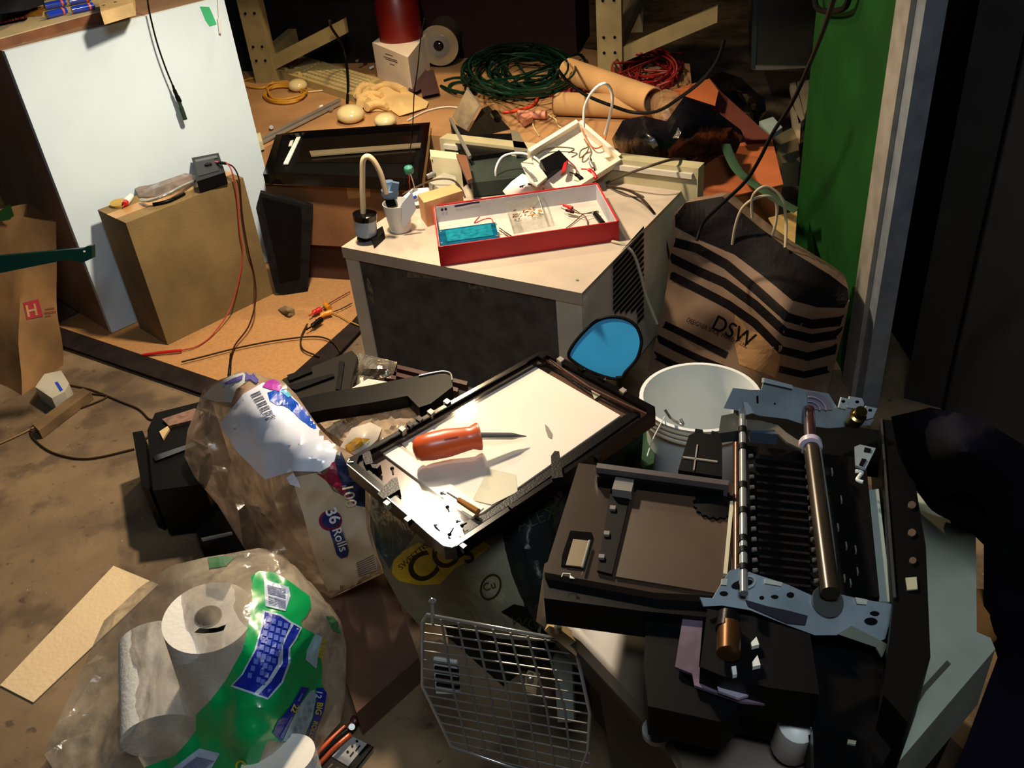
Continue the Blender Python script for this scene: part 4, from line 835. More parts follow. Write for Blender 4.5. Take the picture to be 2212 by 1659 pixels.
for pts, lab in (([(150, 832), (200, 843), (262, 868), (300, 884), (322, 905), (340, 908), (338, 925), (318, 945), (296, 962)], 'thin black cord running from the adapter to the dark printer parts'), ([(190, 850), (230, 858), (150, 890), (90, 905), (66, 930), (80, 955), (120, 980), (190, 991), (290, 970)], 'thin black cord looping over the open floor'), ([(0, 958), (40, 940), (80, 920)], 'tan cord along the left edge of the floor'), ([(392, 782), (440, 770), (520, 750), (600, 735), (680, 727), (718, 738), (735, 760)], 'thin dark cord lying across the woven mat'), ([(664, 700), (650, 730), (655, 755), (690, 770)], 'thin dark cord curling below the yellow clips')):
    cable('floor_cable', pts, .0028, mat('dark_brown_cord', (56, 40, 26), .5) if 'tan' not in lab else mat('tan_cord', (140, 110, 60), .6), lab, 'cord', z=.022 if 'mat' in lab or 'clips' in lab else .004)
b = pillow([(600, 668, .016), (615, 660, .03), (636, 668, .03), (637, 676, .018), (618, 680, .016)], [(620, 670, .045)], g=5, back=(0, 0, -.02), amp=.004, sc=40, ramp=8, floor=.014); solo('stone', b, mat('grey_stone', (130, 112, 80), .8), 'small grey stone on the woven mat', 'stone', smooth=40)
for k, (q, m, lab) in enumerate((([(668, 682), (680, 674), (693, 668)], red, 'red crocodile clip on the woven mat'), ([(700, 648), (704, 660), (712, 666)], mat('amber_plastic', (220, 140, 40), .3), 'upright amber crocodile clip on the woven mat'), ([(682, 690), (698, 680), (716, 674)], mat('amber_plastic', (220, 140, 40), .3), 'larger amber crocodile clip lying beside the red one'), ([(662, 712), (678, 702), (694, 690)], blk, 'black crocodile clip nearest on the woven mat'))):
    solo('crocodile_clip', tb(B(), [P(x, y, .03) for x, y in q], [.003, .009, .010, .004], 8), m, lab, 'clip', 'crocodile clips on the mat', 50)
for pts, m, lab in (([(693, 668), (720, 650), (756, 630)], wire, 'thin red lead running from the red clip toward the air conditioner'), ([(712, 676), (735, 668), (760, 655)], mat('dark_wire', (60, 50, 44), .5), 'thin dark lead beside the red lead near the air conditioner'), ([(712, 672), (735, 682), (755, 694), (775, 703)], mat('amber_wire', (200, 150, 60), .5), 'thin amber lead curling to the corner of the air conditioner')):
    cable('clip_wire', pts, .002, m, lab, 'wire', z=.022)
# ------------------------------------------------------------------ striped carrier bag
bag = thing('striped_shopping_bag', 'brown paper shopping bag with dark stripes and twine handles beside the green door', 'bag', P(1620, 830))
tanb = mat('bag_tan', (126, 98, 74), .75, var=.2, scale=6, bump=.3, bscale=12); drk = mat('bag_dark', (18, 13, 13), .7)
fo = [(1455, 462, .50), (1480, 438, .50), (1560, 424, .52), (1640, 490, .46), (1705, 540, .43), (1790, 592, .38), (1832, 622, .34), (1835, 650, .32), (1820, 720, .2), (1800, 800, .05), (1785, 850, .0), (1700, 870, .0), (1560, 850, .0), (1400, 800, .0), (1415, 740, .10), (1440, 620, .28)]
fi = [(1570, 600, .34), (1640, 640, .34), (1710, 700, .30), (1690, 760, .22), (1600, 740, .16), (1520, 700, .20), (1500, 560, .38), (1760, 720, .20), (1680, 600, .38)]
b = pillow(fo, fi, g=14, back=(.08, .16, -.02), amp=.012, sc=7, ramp=40); hb = hitter(b); part('bag', b, tanb, bag, 30)
c6 = lambda l: [(1300 + x * .4123, 350 + y * .4123) for x, y in l]
b = decal([[(1458, 466), (1480, 438), (1560, 424), (1640, 490), (1705, 540), (1790, 592), (1831, 623), (1834, 645)] + c6([(1270, 765), (1130, 760), (1000, 725), (830, 585), (690, 480), (500, 400), (385, 340)])], hb, .002); part('top_band', b, drk, bag)
for l, w in (([(330, 405), (380, 420), (500, 452), (650, 535), (800, 660), (970, 812), (1100, 850), (1245, 835), (1310, 810)], 20), ([(330, 485), (378, 510), (480, 560), (640, 630), (800, 745), (960, 890), (1100, 925), (1225, 905), (1300, 870)], 19), ([(310, 565), (365, 595), (500, 662), (660, 745), (800, 842), (940, 985), (1080, 1020), (1215, 985), (1290, 940)], 18), ([(250, 810), (300, 838), (400, 885), (520, 945), (655, 1012)], 15), ([(235, 895), (285, 920), (400, 980), (520, 1035), (680, 1100)], 15), ([(262, 1005), (400, 1075), (520, 1110)], 15), ([(930, 1085), (1060, 1115), (1190, 1085), (1260, 1040)], 15)):
    b = decal([band(c6(l), w)], hb, .002); part('stripe', b, drk, bag)
b = decal([c6([(685, 900), (700, 800), (740, 840), (760, 880), (850, 900), (935, 1015), (910, 1130), (800, 1090), (720, 1060)])], hb, .0016); part('folded_corner', b, mat('bag_light', (170, 128, 82), .7), bag)
b = text('DSW', 1534, 708, 47, 27, hb, .003, .92, .006); part('lettering', b, drk, bag)
b = text('DESIGNER SHOE WAREHOUSE', 1482, 694, 14, 24, hb, .003, .75); part('lettering', b, drk, bag)
for l in ([(1582, 528, .42), (1588, 490, .47), (1602, 452, .52), (1628, 430, .55), (1660, 424, .555), (1677, 440, .53), (1676, 480, .48), (1662, 530, .42), (1648, 572, .38)], [(1625, 470, .5), (1624, 430, .55), (1640, 408, .58), (1662, 405, .58), (1690, 430, .55), (1698, 480, .49), (1696, 535, .44)]):
    part('twine_handle', tb(B(), px3(l), .0038), mat('twine', (168, 150, 120), .8), bag, 60)
# pale floor sheet seen between bag and door
b = slab(B(), [(1660, 470), (1722, 455), (1716, 545), (1690, 520)], .30, .004); solo('yellow_sheet', b, mat('dim_yellow', (170, 140, 80), .7), 'dull yellow sheet glimpsed behind the striped bag', 'sheet')
# ------------------------------------------------------------------ blue oval fan and white bucket
ep = P(1310, 800, .23); epl = (ep, V((-.15, -.85, .5)).normalized())
fo_ = thing('folding_fan', 'bright blue oval fabric disc with dark rim against the air conditioner', 'fan', ep)
el = [(1228, 766), (1240, 742), (1262, 716), (1286, 695), (1310, 686), (1335, 685), (1358, 692), (1375, 706), (1385, 732), (1383, 755), (1374, 778), (1352, 803), (1340, 818), (1310, 815), (1270, 800), (1238, 780)]
b = slab(B(), el, epl, .006); part('fabric', b, mat('sky_blue_fabric', (30, 156, 214), .55, var=.1), fo_)
b = tb(B(), [PL(x, y, epl) for x, y in el], .0042, 8, 4, closed=True); part('rim', b, rubber, fo_, 60); hp = PL(1338, 812, epl); part('handle', cy(B(), hp, V((hp.x + .01, hp.y + .02, .001)), .009, seg=12), rubber, fo_, 50)
bz = .36; bc = sum((P(*q, bz) for q in ((1397, 840), (1520, 782), (1655, 868), (1480, 935))), V()) / 4; br = (P(1397, 840, bz) - P(1655, 868, bz)).length / 2
bb0 = V((bc.x, bc.y, 0))
bu = thing('white_bucket', 'tall white plastic bucket with ribbed rim behind the dismantled printer', 'bucket', bb0)
b = B(); lathe(b, bb0, V((0, 0, 1)), [(br * .72, 0), (br * .74, .004), (br * .93, bz - .05), (br * 1.0, bz - .04), (br * 1.0, bz - .032), (br * .97, bz - .03), (br * 1.0, bz - .022), (br * .97, bz - .018), (br * 1.02, bz), (br * .955, bz), (br * .90, bz - .06), (br * .7, .008)], 48); part('body', b, mat('bucket_white', (222, 226, 222), .4, var=.06), bu, 30)
for s in (.012, .024, .036):
    b = B(); tb(b, [bb0 + V((br * 1.005 * math.cos(t), br * 1.005 * math.sin(t), bz - s)) for t in [i * math.pi / 12 for i in range(24)]], .003, 6, 3, closed=True); part('rim_ring', b, mat('bucket_cream', (226, 206, 168), .4), bu, 60)
b = tb(B(), [P(1436, 884, .40), P(1448, 902, .38), P(1462, 912, .36), P(1476, 918, .36), P(1470, 905, .37)], .003); solo('wire_hook', b, steel, 'bent grey wire hook hanging on the bucket rim', 'hook', smooth=50)
cable('clear_line', [(1436, 900, .36), (1412, 945, .42), (1398, 985, .5)], .0012, white, 'thin taut white line from the bucket rim to the printer', 'line')
# ------------------------------------------------------------------ rolls of packs, bags and bins under the scanner
zs = .50
SP = [P(*q, zs) for q in ((745, 1000), (970, 1190), (1427, 885), (1172, 750))]
sf = Fr(SP[1], SP[2] - SP[1]); SL = (SP[2] - SP[1]).length; SWd = .5 * (sf.loc(SP[0])[1] + sf.loc(SP[3])[1]); k0 = sf.loc(SP[0])[0]; k3 = sf.loc(SP[3])[0] - SL
b = B(); cin = [sf(.1, .06), sf(SL - .1, .06), sf(SL - .1, SWd - .06), sf(.1, SWd - .06)]
for p in cin: p.z = zs - .045
bt = [p * 1 for p in cin]
for p in bt: p.z = .001
bc_ = sum(bt, V()) / 4; bt = [bc_ + (p - bc_) * .9 for p in bt]
loft(b, bt, cin, 6, 4, .003, 6, cap=2); solo('storage_bin', b, mat('dark_bin', (34, 36, 34), .6), 'dark bin standing on the floor under the scanner frame', 'bin', smooth=30)
b = pillow([(1085, 1130, .40), (1150, 1060, .43), (1250, 985, .44), (1340, 930, .40), (1390, 930, .34), (1385, 1000, .24), (1300, 1010, .3), (1240, 1050, .36), (1190, 1180, .38), (1172, 1260, .36), (1160, 1360, .3), (1100, 1370, .2), (1085, 1250, .3)], [(1180, 1110, .42), (1130, 1220, .38)], g=14, back=(0, .08, -.25), amp=.012, sc=9, ramp=30, ridge=True)
hb = hitter(b); dbg = solo('dark_green_bag', b, mat('dark_green_film', (26, 32, 30), .3, bump=.8, bscale=30), 'dark green plastic bag with faint lettering under the scanner', 'bag', smooth=30)
faint = mat('faint_print', (50, 55, 45), .5)
part('lettering', text('HOX', 1140, 1108, 42, -12, hb, .003, 1, -.005), faint, dbg); part('lettering', text('ALEX', 1120, 1150, 40, -22, hb, .003, 1, -.005), faint, dbg)
b = slab(B(), [(1345, 985), (1392, 930), (1420, 935), (1412, 1000), (1390, 1010)], .25, .24); solo('green_bottle', bez(b, .01), mat('deep_green', (24, 62, 34), .3), 'deep green plastic container beside the white bucket', 'container')
# yellow printed bag
b = pillow([(800, 1060, .40), (850, 1090, .40), (960, 1190, .42), (1040, 1150, .42), (1100, 1130, .40), (1165, 1215, .36), (1178, 1300, .33), (1165, 1385, .28), (1080, 1380, .2), (985, 1350, .14), (905, 1350, .10), (862, 1300, .14), (830, 1240, .2), (800, 1150, .3)], [(930, 1240, .28), (1050, 1250, .33), (1080, 1330, .26)], g=13, back=(0, .10, -.08), amp=.010, sc=10, ramp=30)
hb = hitter(b); yb = solo('printed_plastic_bag', b, film('cloudy_film', (128, 124, 100), .9, .2), 'cloudy plastic bag with a yellow and black print under the scanner corner', 'bag', smooth=30)
part('teal_area', decal([[(802, 1070), (850, 1110), (900, 1150), (880, 1180), (850, 1210), (842, 1230), (812, 1180)]], hb, .0015), film('teal_film', (50, 80, 84), .8), yb)
part('yellow_print', decal([[(846, 1238), (850, 1210), (872, 1190), (905, 1172), (950, 1192), (985, 1200), (1040, 1165), (1060, 1180), (1030, 1205), (985, 1225), (950, 1262), (905, 1265), (862, 1255)]], hb, .002), mat('dull_yellow', (206, 176, 40), .5, var=.25, scale=14), yb)
brn = mat('brown_print', (50, 38, 18), .5)
part('lettering', text('SWEETTIS', 866, 1232, 17, -41, hb, .0035, 1.05), brn, yb)
part('lettering', text('C', 900, 1268, 84, -34, hb, .0035, 1.1, .012), brn, yb); part('lettering', text('O', 950, 1238, 80, -32, hb, .0035, 1.0, .012), brn, yb); part('lettering', text('S', 1006, 1220, 56, -28, hb, .0035, 1.0, .01), brn, yb)
part('ring_mark', decal(ringpolys(1060, 1268, 22, 30, 4, 25), hb, .003, 6), brn, yb); part('lettering', text('Cu', 1046, 1278, 24, -20, hb, .004), brn, yb)
part('black_print', decal([[(1082, 1322), (1110, 1305), (1140, 1312), (1165, 1330), (1160, 1370), (1130, 1352), (1112, 1340)]], hb, .003), blk2, yb)
part('scribble', text('WO', 1100, 1348, 30, 12, hb, .005, 1.2, -.02), faint, yb)
# flattened brown carton on the floor
b = slab(B(), [(700, 1300), (835, 1235), (862, 1300), (905, 1420), (770, 1540), (735, 1430)], .07, .068); solo('flattened_carton', bez(b, .002), mat('dull_brown_card', (92, 62, 44), .85, var=.2), 'flattened dull brown carton on the floor right of the towel packet', 'carton')
# ------------------------------------------------------------------ toilet roll bag
c2 = lambda l: [(250 + q[0] * .3617, 750 + q[1] * .3617) + tuple(q[2:]) for q in l]
out = [(520, 802, .46), (545, 803, .46), (575, 815, .46), (610, 822, .46), (640, 852, .44), (690, 925, .42), (722, 958, .42), (765, 985, .42), (785, 1030, .40), (800, 1090, .36), (800, 1140, .32), (825, 1232, .22), (770, 1262, .15), (716, 1287, .10), (640, 1255, .06), (560, 1230, .04), (525, 1180, .06), (470, 1090, .12), (420, 1030, .17), (398, 985, .2), (405, 930, .24), (425, 880, .28), (438, 842, .34), (470, 822, .42)]
b = pillow(out, [(560, 900, .44), (600, 980, .40), (660, 960, .44), (520, 940, .38), (600, 1080, .32), (700, 1080, .34), (680, 1200, .22), (500, 1020, .26)], g=13, back=(0, .12, -.14), amp=.011, sc=8, ramp=45, ridge=True)
hb = hitter(b)
tbg = solo('toilet_roll_bag', b, film('tan_clear_film', (176, 150, 126), .62, .16, .6, 18), 'large crumpled clear bag printed 36 Rolls standing left of the scanner', 'bag', smooth=28)
ww = mat('glossy_white_film', (226, 232, 246), .22, bump=.3, bscale=14, coat=.4)
part('white_panel', decal([c2([(620, 455), (690, 370), (760, 280), (880, 210), (1000, 240), (1090, 330), (1200, 470), (1330, 590), (1300, 700), (1220, 745), (1060, 740), (890, 790), (720, 620)])], hb, .003), ww, tbg, 30)
part('white_panel', decal([c2([(510, 300), (580, 230), (690, 170), (760, 150), (800, 190), (720, 250), (690, 330), (600, 325)])], hb, .003), mat('pearl_film', (200, 200, 196), .3, bump=.3, bscale=14), tbg, 30)
part('white_panel', decal([c2([(1020, 780), (1060, 750), (1090, 800), (1105, 840), (1040, 820)])], hb, .004), ww, tbg)
part('blue_splash', decal([c2([(905, 270), (960, 255), (1010, 250), (1050, 300), (1130, 370), (1200, 430), (1220, 480), (1180, 490), (1100, 430), (1030, 360), (1000, 345), (960, 345), (920, 320)])], hb, .005, 6), mat('splash_blue', (24, 80, 190), .25), tbg)
part('cyan_edge', decal([c2([(985, 262), (1020, 252), (1050, 290), (1030, 300)])], hb, .0065, 5), mat('cyan_ink', (90, 190, 220), .3), tbg)
part('purple_flower', decal([c2([(875, 235), (900, 205), (940, 190), (975, 205), (995, 235), (970, 262), (920, 250)])], hb, .006, 6), mat('magenta_ink', (170, 50, 160), .35), tbg)
part('blue_marks', decal([c2([(645, 215), (700, 185), (760, 165), (755, 190), (690, 215), (655, 225)]), c2([(775, 145), (810, 140), (855, 195), (840, 215), (800, 190), (770, 200)])], hb, .006, 6), mat('violet_ink', (86, 80, 150), .4), tbg)
bars = []
for k in range(22):
    x, y = 803 + k * 4.4, 285 + k * 7.2
    if k % 4 != 3: bars.append(c2([(x, y), (x + 58, y - 26), (x + 59, y - 26 + (3 if k % 2 else 4.5)), (x + 1, y + (3 if k % 2 else 4.5))]))
part('barcode', decal(bars, hb, .006, 12), mat('dark_ink', (60, 62, 76), .5), tbg)
part('cream_panel', decal([c2([(1050, 780), (1220, 745), (1300, 860), (1440, 930), (1490, 960), (1500, 1090), (1560, 1290), (1615, 1330), (1285, 1490), (1240, 1400), (1180, 1230), (1120, 1000)])], hb, .003), mat('cream_film', (196, 176, 148), .3, bump=.4, bscale=14), tbg, 30)
part('red_swoosh', decal([c2([(1195, 750), (1250, 765), (1290, 690), (1310, 680), (1330, 760), (1400, 880), (1440, 945), (1370, 900), (1300, 830)])], hb, .005, 7), mat('crimson_ink', (130, 24, 50), .4), tbg)
part('navy_area', decal([c2([(1310, 680), (1320, 640), (1345, 620), (1380, 700), (1440, 780), (1490, 850), (1490, 955), (1440, 945), (1390, 880), (1330, 770)])], hb, .006, 7), mat('navy_ink', (26, 34, 66), .4), tbg)
crm = mat('cream_ink', (206, 196, 170), .5)
part('lettering', text('100', 738, 1048, 34, 78, hb, .008, 1.0, .01), crm, tbg)
rb_ = mat('crimson_ink', (130, 24, 50), .4); nv = mat('navy_ink', (26, 34, 66), .4)
part('badge_ring', decal([c2(ell(1282, 1035, 70, 62))], hb, .005, 6), mat('plum_ink', (120, 30, 60), .4), tbg)
part('badge', decal([c2(ell(1285, 1030, 55, 48)), c2([(1275, 1090), (1350, 1085), (1392, 1215), (1385, 1250), (1345, 1262), (1320, 1240)])], hb, .0065, 6), mat('badge_navy', (36, 44, 96), .4), tbg)
part('lettering', text('36', 702, 1103, 34, 66, hb, .009, 1.0, .02), mat('white_ink', (226, 226, 230), .5), tbg)
part('lettering', text('Rolls', 717, 1144, 29, 70, hb, .009, .92, .01), mat('white_ink', (226, 226, 230), .5), tbg)
part('barcode', decal([c2([(1435 + 2 * k, 1290 + k * 11), (1540 + k * 3, 1240 + k * 13), (1541 + k * 3, 1243 + k * 13), (1436 + 2 * k, 1294 + k * 11)]) for k in range(8)], hb, .006, 14), mat('dark_ink', (60, 62, 76), .5), tbg)
# ------------------------------------------------------------------ paper towel packet
roll = lambda nm, p, ax, r, h, lab: None
def towel_roll(p, ax, r, h, lab):
    t = thing('paper_towel_roll', lab, 'paper towel roll', p, 'paper towel rolls in the green packet')
    b = B(); lathe(b, p, ax, [(r * .3, 0), (r, 0), (r, h), (r * .3, h), (r * .3, 0)], 40); part('paper', b, mat('towel_paper', (240, 234, 222), .85, var=.05, bump=.3, bscale=120), t, 40)
    b = B(); lathe(b, p + ax * .002, ax, [(r * .28, 0), (r * .3, 0), (r * .3, h), (r * .28, h), (r * .28, 0)], 24); part('core', b, mat('core_grey', (130, 122, 118), .8), t, 40)
    return t
t1 = P(450, 1332, .33); ax = V((-.10, .05, -1)).normalized(); towel_roll(t1 + ax * .27, -ax, .077, .27, 'white paper towel roll standing upright in the green packet')
t2 = P(350, 1590, .10); towel_roll(t2, V((-.25, .97, .18)).normalized(), .07, .2, 'paper towel roll lying in the near left of the green packet')
t3 = P(600, 1640, .22); towel_roll(t3, V((.1, -.3, -1)).normalized(), .06, .2, 'paper towel roll at the near edge of the green packet')
out = [(150, 1720, .02), (95, 1630, .02), (110, 1590, .04), (180, 1440, .08), (225, 1340, .15), (300, 1270, .24), (370, 1222, .33), (440, 1205, .36), (500, 1195, .36), (558, 1184, .36), (610, 1205, .36), (650, 1245, .34), (700, 1300, .30), (735, 1350, .25), (748, 1400, .2), (746, 1500, .12), (735, 1560, .08), (700, 1600, .06), (660, 1720, .02)]
b = pillow(out, [(450, 1330, .37), (560, 1330, .37), (380, 1420, .28), (500, 1500, .31), (620, 1400, .34), (640, 1500, .26), (560, 1600, .27), (260, 1540, .13), (340, 1580, .19), (430, 1600, .2), (680, 1480, .2)], g=14, back=(0, .08, -.05), amp=.011, sc=9, ramp=55, ridge=True)
hb = hitter(b)
tw = solo('paper_towel_packet', b, film('clear_packet_film', (206, 190, 164), .42, .13, .9, 22), 'big torn green and clear plastic packet of paper towels on the floor in front', 'packet', smooth=28)
c5 = lambda l: [(q[0] * .3617, 1150 + q[1] * .3617) for q in l]
grn = mat('packet_green', (16, 168, 88), .28, var=.08, scale=10, bump=.25, bscale=14, coat=.3)
part('green_print', decal([c5([(1505, 300), (1500, 260), (1550, 230), (1640, 240), (1720, 285), (1800, 345), (1850, 380), (1860, 440), (1830, 500), (1800, 525), (1800, 560), (1870, 600), (1900, 650), (1925, 800), (1920, 900), (1940, 940), (1920, 1100), (1860, 1270), (1780, 1260), (1680, 1250), (1600, 1240), (1560, 1330), (1520, 1450), (1100, 1560), (700, 1560), (870, 1400), (1050, 1330), (1120, 1250), (1170, 1180), (1170, 1090), (1260, 1000), (1350, 880), (1450, 700), (1490, 520), (1505, 420)])], hb, .003), grn, tw, 30)
part('green_print', decal([c5([(1240, 150), (1330, 140), (1400, 150), (1350, 200), (1250, 215)]), c5([(1945, 500), (1990, 500), (2040, 560), (2040, 610), (1990, 590)])], hb, .003), mat('pale_green_film', (70, 116, 76), .4), tw)
pw = mat('pale_print', (190, 208, 226), .35); bl_ = mat('packet_blue', (24, 44, 160), .35); lb_ = mat('light_blue_print', (96, 118, 210), .45)
for q in ([(1575, 280), (1725, 325), (1735, 380), (1705, 470), (1585, 440)], [(1030, 1410), (1190, 1290), (1315, 1320), (1250, 1430), (1150, 1520)]): part('barcode_panel', decal([c5(q)], hb, .005, 7), pw, tw)
bars = [c5([(1597 + k * .8, 312 + k * 9.5), (1705 + k * .2, 338 + k * 10), (1705 + k * .2, 343 + k * 10), (1597 + k * .8, 317 + k * 9.5)]) for k in range(12) if k != 6]
bars += [c5([(1090 + k * 8, 1400 - k * 6), (1200 + k * 8, 1425 - k * 6), (1200 + k * 8, 1429 - k * 6), (1090 + k * 8, 1405 - k * 6)]) for k in range(11)]
part('barcode', decal(bars, hb, .007, 12), mat('violet_grey', (110, 112, 150), .5), tw)
part('blue_border', decal([c5([(1570, 462), (1680, 490), (1745, 535), (1805, 568), (1770, 640), (1735, 690), (1735, 780), (1690, 900), (1600, 1000), (1530, 975), (1375, 920), (1440, 850), (1520, 700), (1555, 570)])], hb, .005, 8), pw, tw)
part('blue_panel', decal([c5([(1582, 475), (1670, 498), (1738, 545), (1700, 620), (1665, 680), (1660, 780), (1600, 880), (1520, 955), (1390, 912), (1450, 850), (1530, 700), (1565, 570)]), c5([(1755, 550), (1793, 572), (1760, 635), (1722, 690), (1720, 780), (1680, 890), (1600, 985), (1545, 968), (1620, 890), (1690, 780), (1690, 680), (1715, 620)])], hb, .0068, 8), bl_, tw)
cols = []
for k in range(4):
    o = k * 36
    for s in range(9):
        x = 1590 + o - s * (9 + k * 1.2) - (max(0, s - 4) * 9); y = 500 + k * 13 + s * 42
        if s > 5 and k in (1,): continue
        cols.append(c5([(x, y), (x + 24, y + 5), (x + 20, y + 36), (x - 5, y + 31)]))
part('small_print', decal(cols, hb, .0085, 12), lb_, tw)
part('blue_banner', decal([c5([(1800, 922), (1848, 930), (1800, 1010), (1760, 1080), (1680, 1250), (1630, 1200), (1660, 1130), (1740, 1030)]), c5([(1890, 928), (1930, 928), (1952, 960), (1935, 1060), (1885, 1200), (1865, 1275), (1775, 1280), (1820, 1230), (1870, 1110), (1888, 1000)])], hb, .0055, 7), bl_, tw)
part('roll_picture', decal([c5([(1855, 945), (1880, 940), (1885, 1000), (1865, 1110), (1815, 1230), (1770, 1255), (1690, 1245), (1740, 1130), (1800, 1020)]), c5([(1885, 605), (1925, 625), (1905, 700), (1890, 815), (1825, 760), (1835, 700)])], hb, .0055, 7), mat('pale_sky', (184, 212, 222), .4), tw)
rings = [c5(ell(1735 + i * 27 + (k % 2) * 34, 1225 - i * 52 - (k % 2) * 10, 11, 13, 0, 12)) for i in range(5) for k in (0, 1)]
part('roll_rings', decal(rings, hb, .0072, 8), mat('ring_grey', (150, 180, 196), .5), tw)
yl = mat('yellow_ink', (216, 206, 50), .45)
part('lettering', text('12', 685, 1490, 18, 102, hb, .0078, 1, .02), mat('white_ink', (226, 226, 230), .5), tw)
part('lettering', text('BIG', 686, 1516, 18, 100, hb, .0078, 1, .03), yl, tw); part('lettering', text('ROLLS', 678, 1556, 14, 108, hb, .0078, 1, .03), yl, tw)
part('lettering', text('22', 636, 1520, 18, 116, hb, .0078, 1, .03), yl, tw); part('lettering', text('A SIZE', 697, 1378, 16, 104, hb, .0078, 1, .03), yl, tw)
part('lettering', text('C', 512, 1640, 30, 100, hb, .006, 1, .03), yl, tw)
part('banner_lines', decal([c5([(1800, 960), (1812, 962), (1790, 1010), (1776, 1006)]), c5([(1740, 1100), (1752, 1104), (1690, 1230), (1672, 1222)])], hb, .0075, 6), lb_, tw)
part('dark_slot', decal([c5([(1160, 598), (1190, 572), (1240, 575), (1300, 568), (1350, 550), (1335, 585), (1290, 598), (1210, 604)])], hb, .003, 6), blk2, tw)
# sheet of paper towel
b = B(); gx = 26; gy = 10; q = [(0, 1480), (72, 1517), (342, 1262), (245, 1222)]; T = []; D = []
for i in range(gx + 1):
    r = []
    for j in range(gy + 1):
        s, t = i / gx, j / gy; x = (q[0][0] * (1 - s) + q[3][0] * s) * (1 - t) + (q[1][0] * (1 - s) + q[2][0] * s) * t; y = (q[0][1] * (1 - s) + q[3][1] * s) * (1 - t) + (q[1][1] * (1 - s) + q[2][1] * s) * t
        r.append(P(x, y, .004))
    T.append([b.verts.new(p) for p in r]); D.append([b.verts.new(p - V((0, 0, .002))) for p in r])
for i in range(gx):
    for j in range(gy): b.faces.new([T[i][j], T[i + 1][j], T[i + 1][j + 1], T[i][j + 1]]); b.faces.new([D[i][j], D[i][j + 1], D[i + 1][j + 1], D[i + 1][j]])
tm = mat('embossed_towel', (226, 200, 158), .9, var=.03, bump=.5, bscale=110); solo('paper_towel_sheet', b, tm, 'single flat embossed paper towel sheet on the floor left of the packet', 'paper towel', smooth=40)
# orange and black tool with a card
tk = thing('wire_stripper', 'orange and black handled tool with a printed card on the floor', 'hand tool', P(720, 1610))
for a, c, m in (((672, 1645), (745, 1570), orangep), ((688, 1652), (757, 1586), orangep)):
    part('handle_edge', tb(B(), [P(*a, .02), P((a[0] + c[0]) / 2, (a[1] + c[1]) / 2 - 3, .024), P(*c, .02)], .0045, 8), m, tk, 50)
part('handle', tb(B(), [P(678, 1650, .018), P(715, 1608, .02), P(752, 1578, .02), P(764, 1566, .018)], [.008, .009, .009, .006], 10, flat=.7), blk, tk, 50)
part('head', tb(B(), [P(752, 1578, .02), P(764, 1562, .02), P(770, 1552, .02)], [.008, .010, .005], 10), mat('maroon_metal', (70, 24, 24), .4), tk, 50)
part('joint', cy(B(), P(760, 1572, .026), P(760, 1570, .034), .006), steel, tk, 40)
hz = .010; b = slab(B(), [(755, 1588), (793, 1606), (752, 1655), (717, 1634)], hz, .003); part('card', b, mat('grey_card', (170, 168, 164), .6), tk)
part('card_print', decal([ell(771, 1601, 3, 3), ell(761, 1612, 2.5, 2.5), ell(751, 1624, 3, 3), band([(768, 1622), (778, 1610)], 3), band([(756, 1634), (764, 1624)], 3)], hz, .001, 6), blk2, tk)
b = slab(B(), [(793, 1606), (806, 1612), (764, 1665), (752, 1655)], .009, .004); part('card_edge', b, blk2, tk)
cable('clear_strap', [(757, 1558, .02), (790, 1530, .012), (840, 1485, .008), (900, 1440, .006)], .0014, steel, 'thin wire running along the floor past the flattened carton', 'wire')
# ------------------------------------------------------------------ black printer parts left of the bag
dp = thing('printer_carcass', 'black plastic printer frame on the floor left of the toilet roll bag', 'printer part', P(370, 1050))
b = slab(B(), [(318, 930), (335, 892), (455, 862), (470, 905), (440, 1045), (330, 1060)], .16, .14); part('housing', bez(b, .006), blk2, dp)
b = slab(B(), [(350, 905), (420, 882), (440, 890), (425, 905), (365, 920)], .168, .01); part('label_plate', b, mat('copper_mesh', (150, 112, 92), .4, .4, .3, 60), dp)
b = slab(B(), [(286, 934), (308, 930), (318, 965), (335, 1040), (322, 1058), (306, 1050)], .14, .13); part('side_arm', bez(b, .008), blk2, dp)
b = slab(B(), [(344, 932), (362, 920), (366, 926), (352, 948)], .166, .006); part('slot', b, wood, dp)
b = slab(B(), [(330, 985), (420, 955), (425, 962), (335, 996)], .166, .012); part('rib', b, gloss, dp)
d2 = thing('printer_base_part', 'black printer base piece on the floor under the toilet roll bag', 'printer part', P(480, 1180))
b = slab(B(), [(412, 1098), (470, 1075), (560, 1095), (590, 1135), (520, 1190), (428, 1165)], .06, .058); part('base', bez(b, .005), blk, d2)
b = slab(B(), [(434, 1162), (500, 1148), (502, 1151), (436, 1166)], .066, .006); part('bright_edge', b, steel, d2)
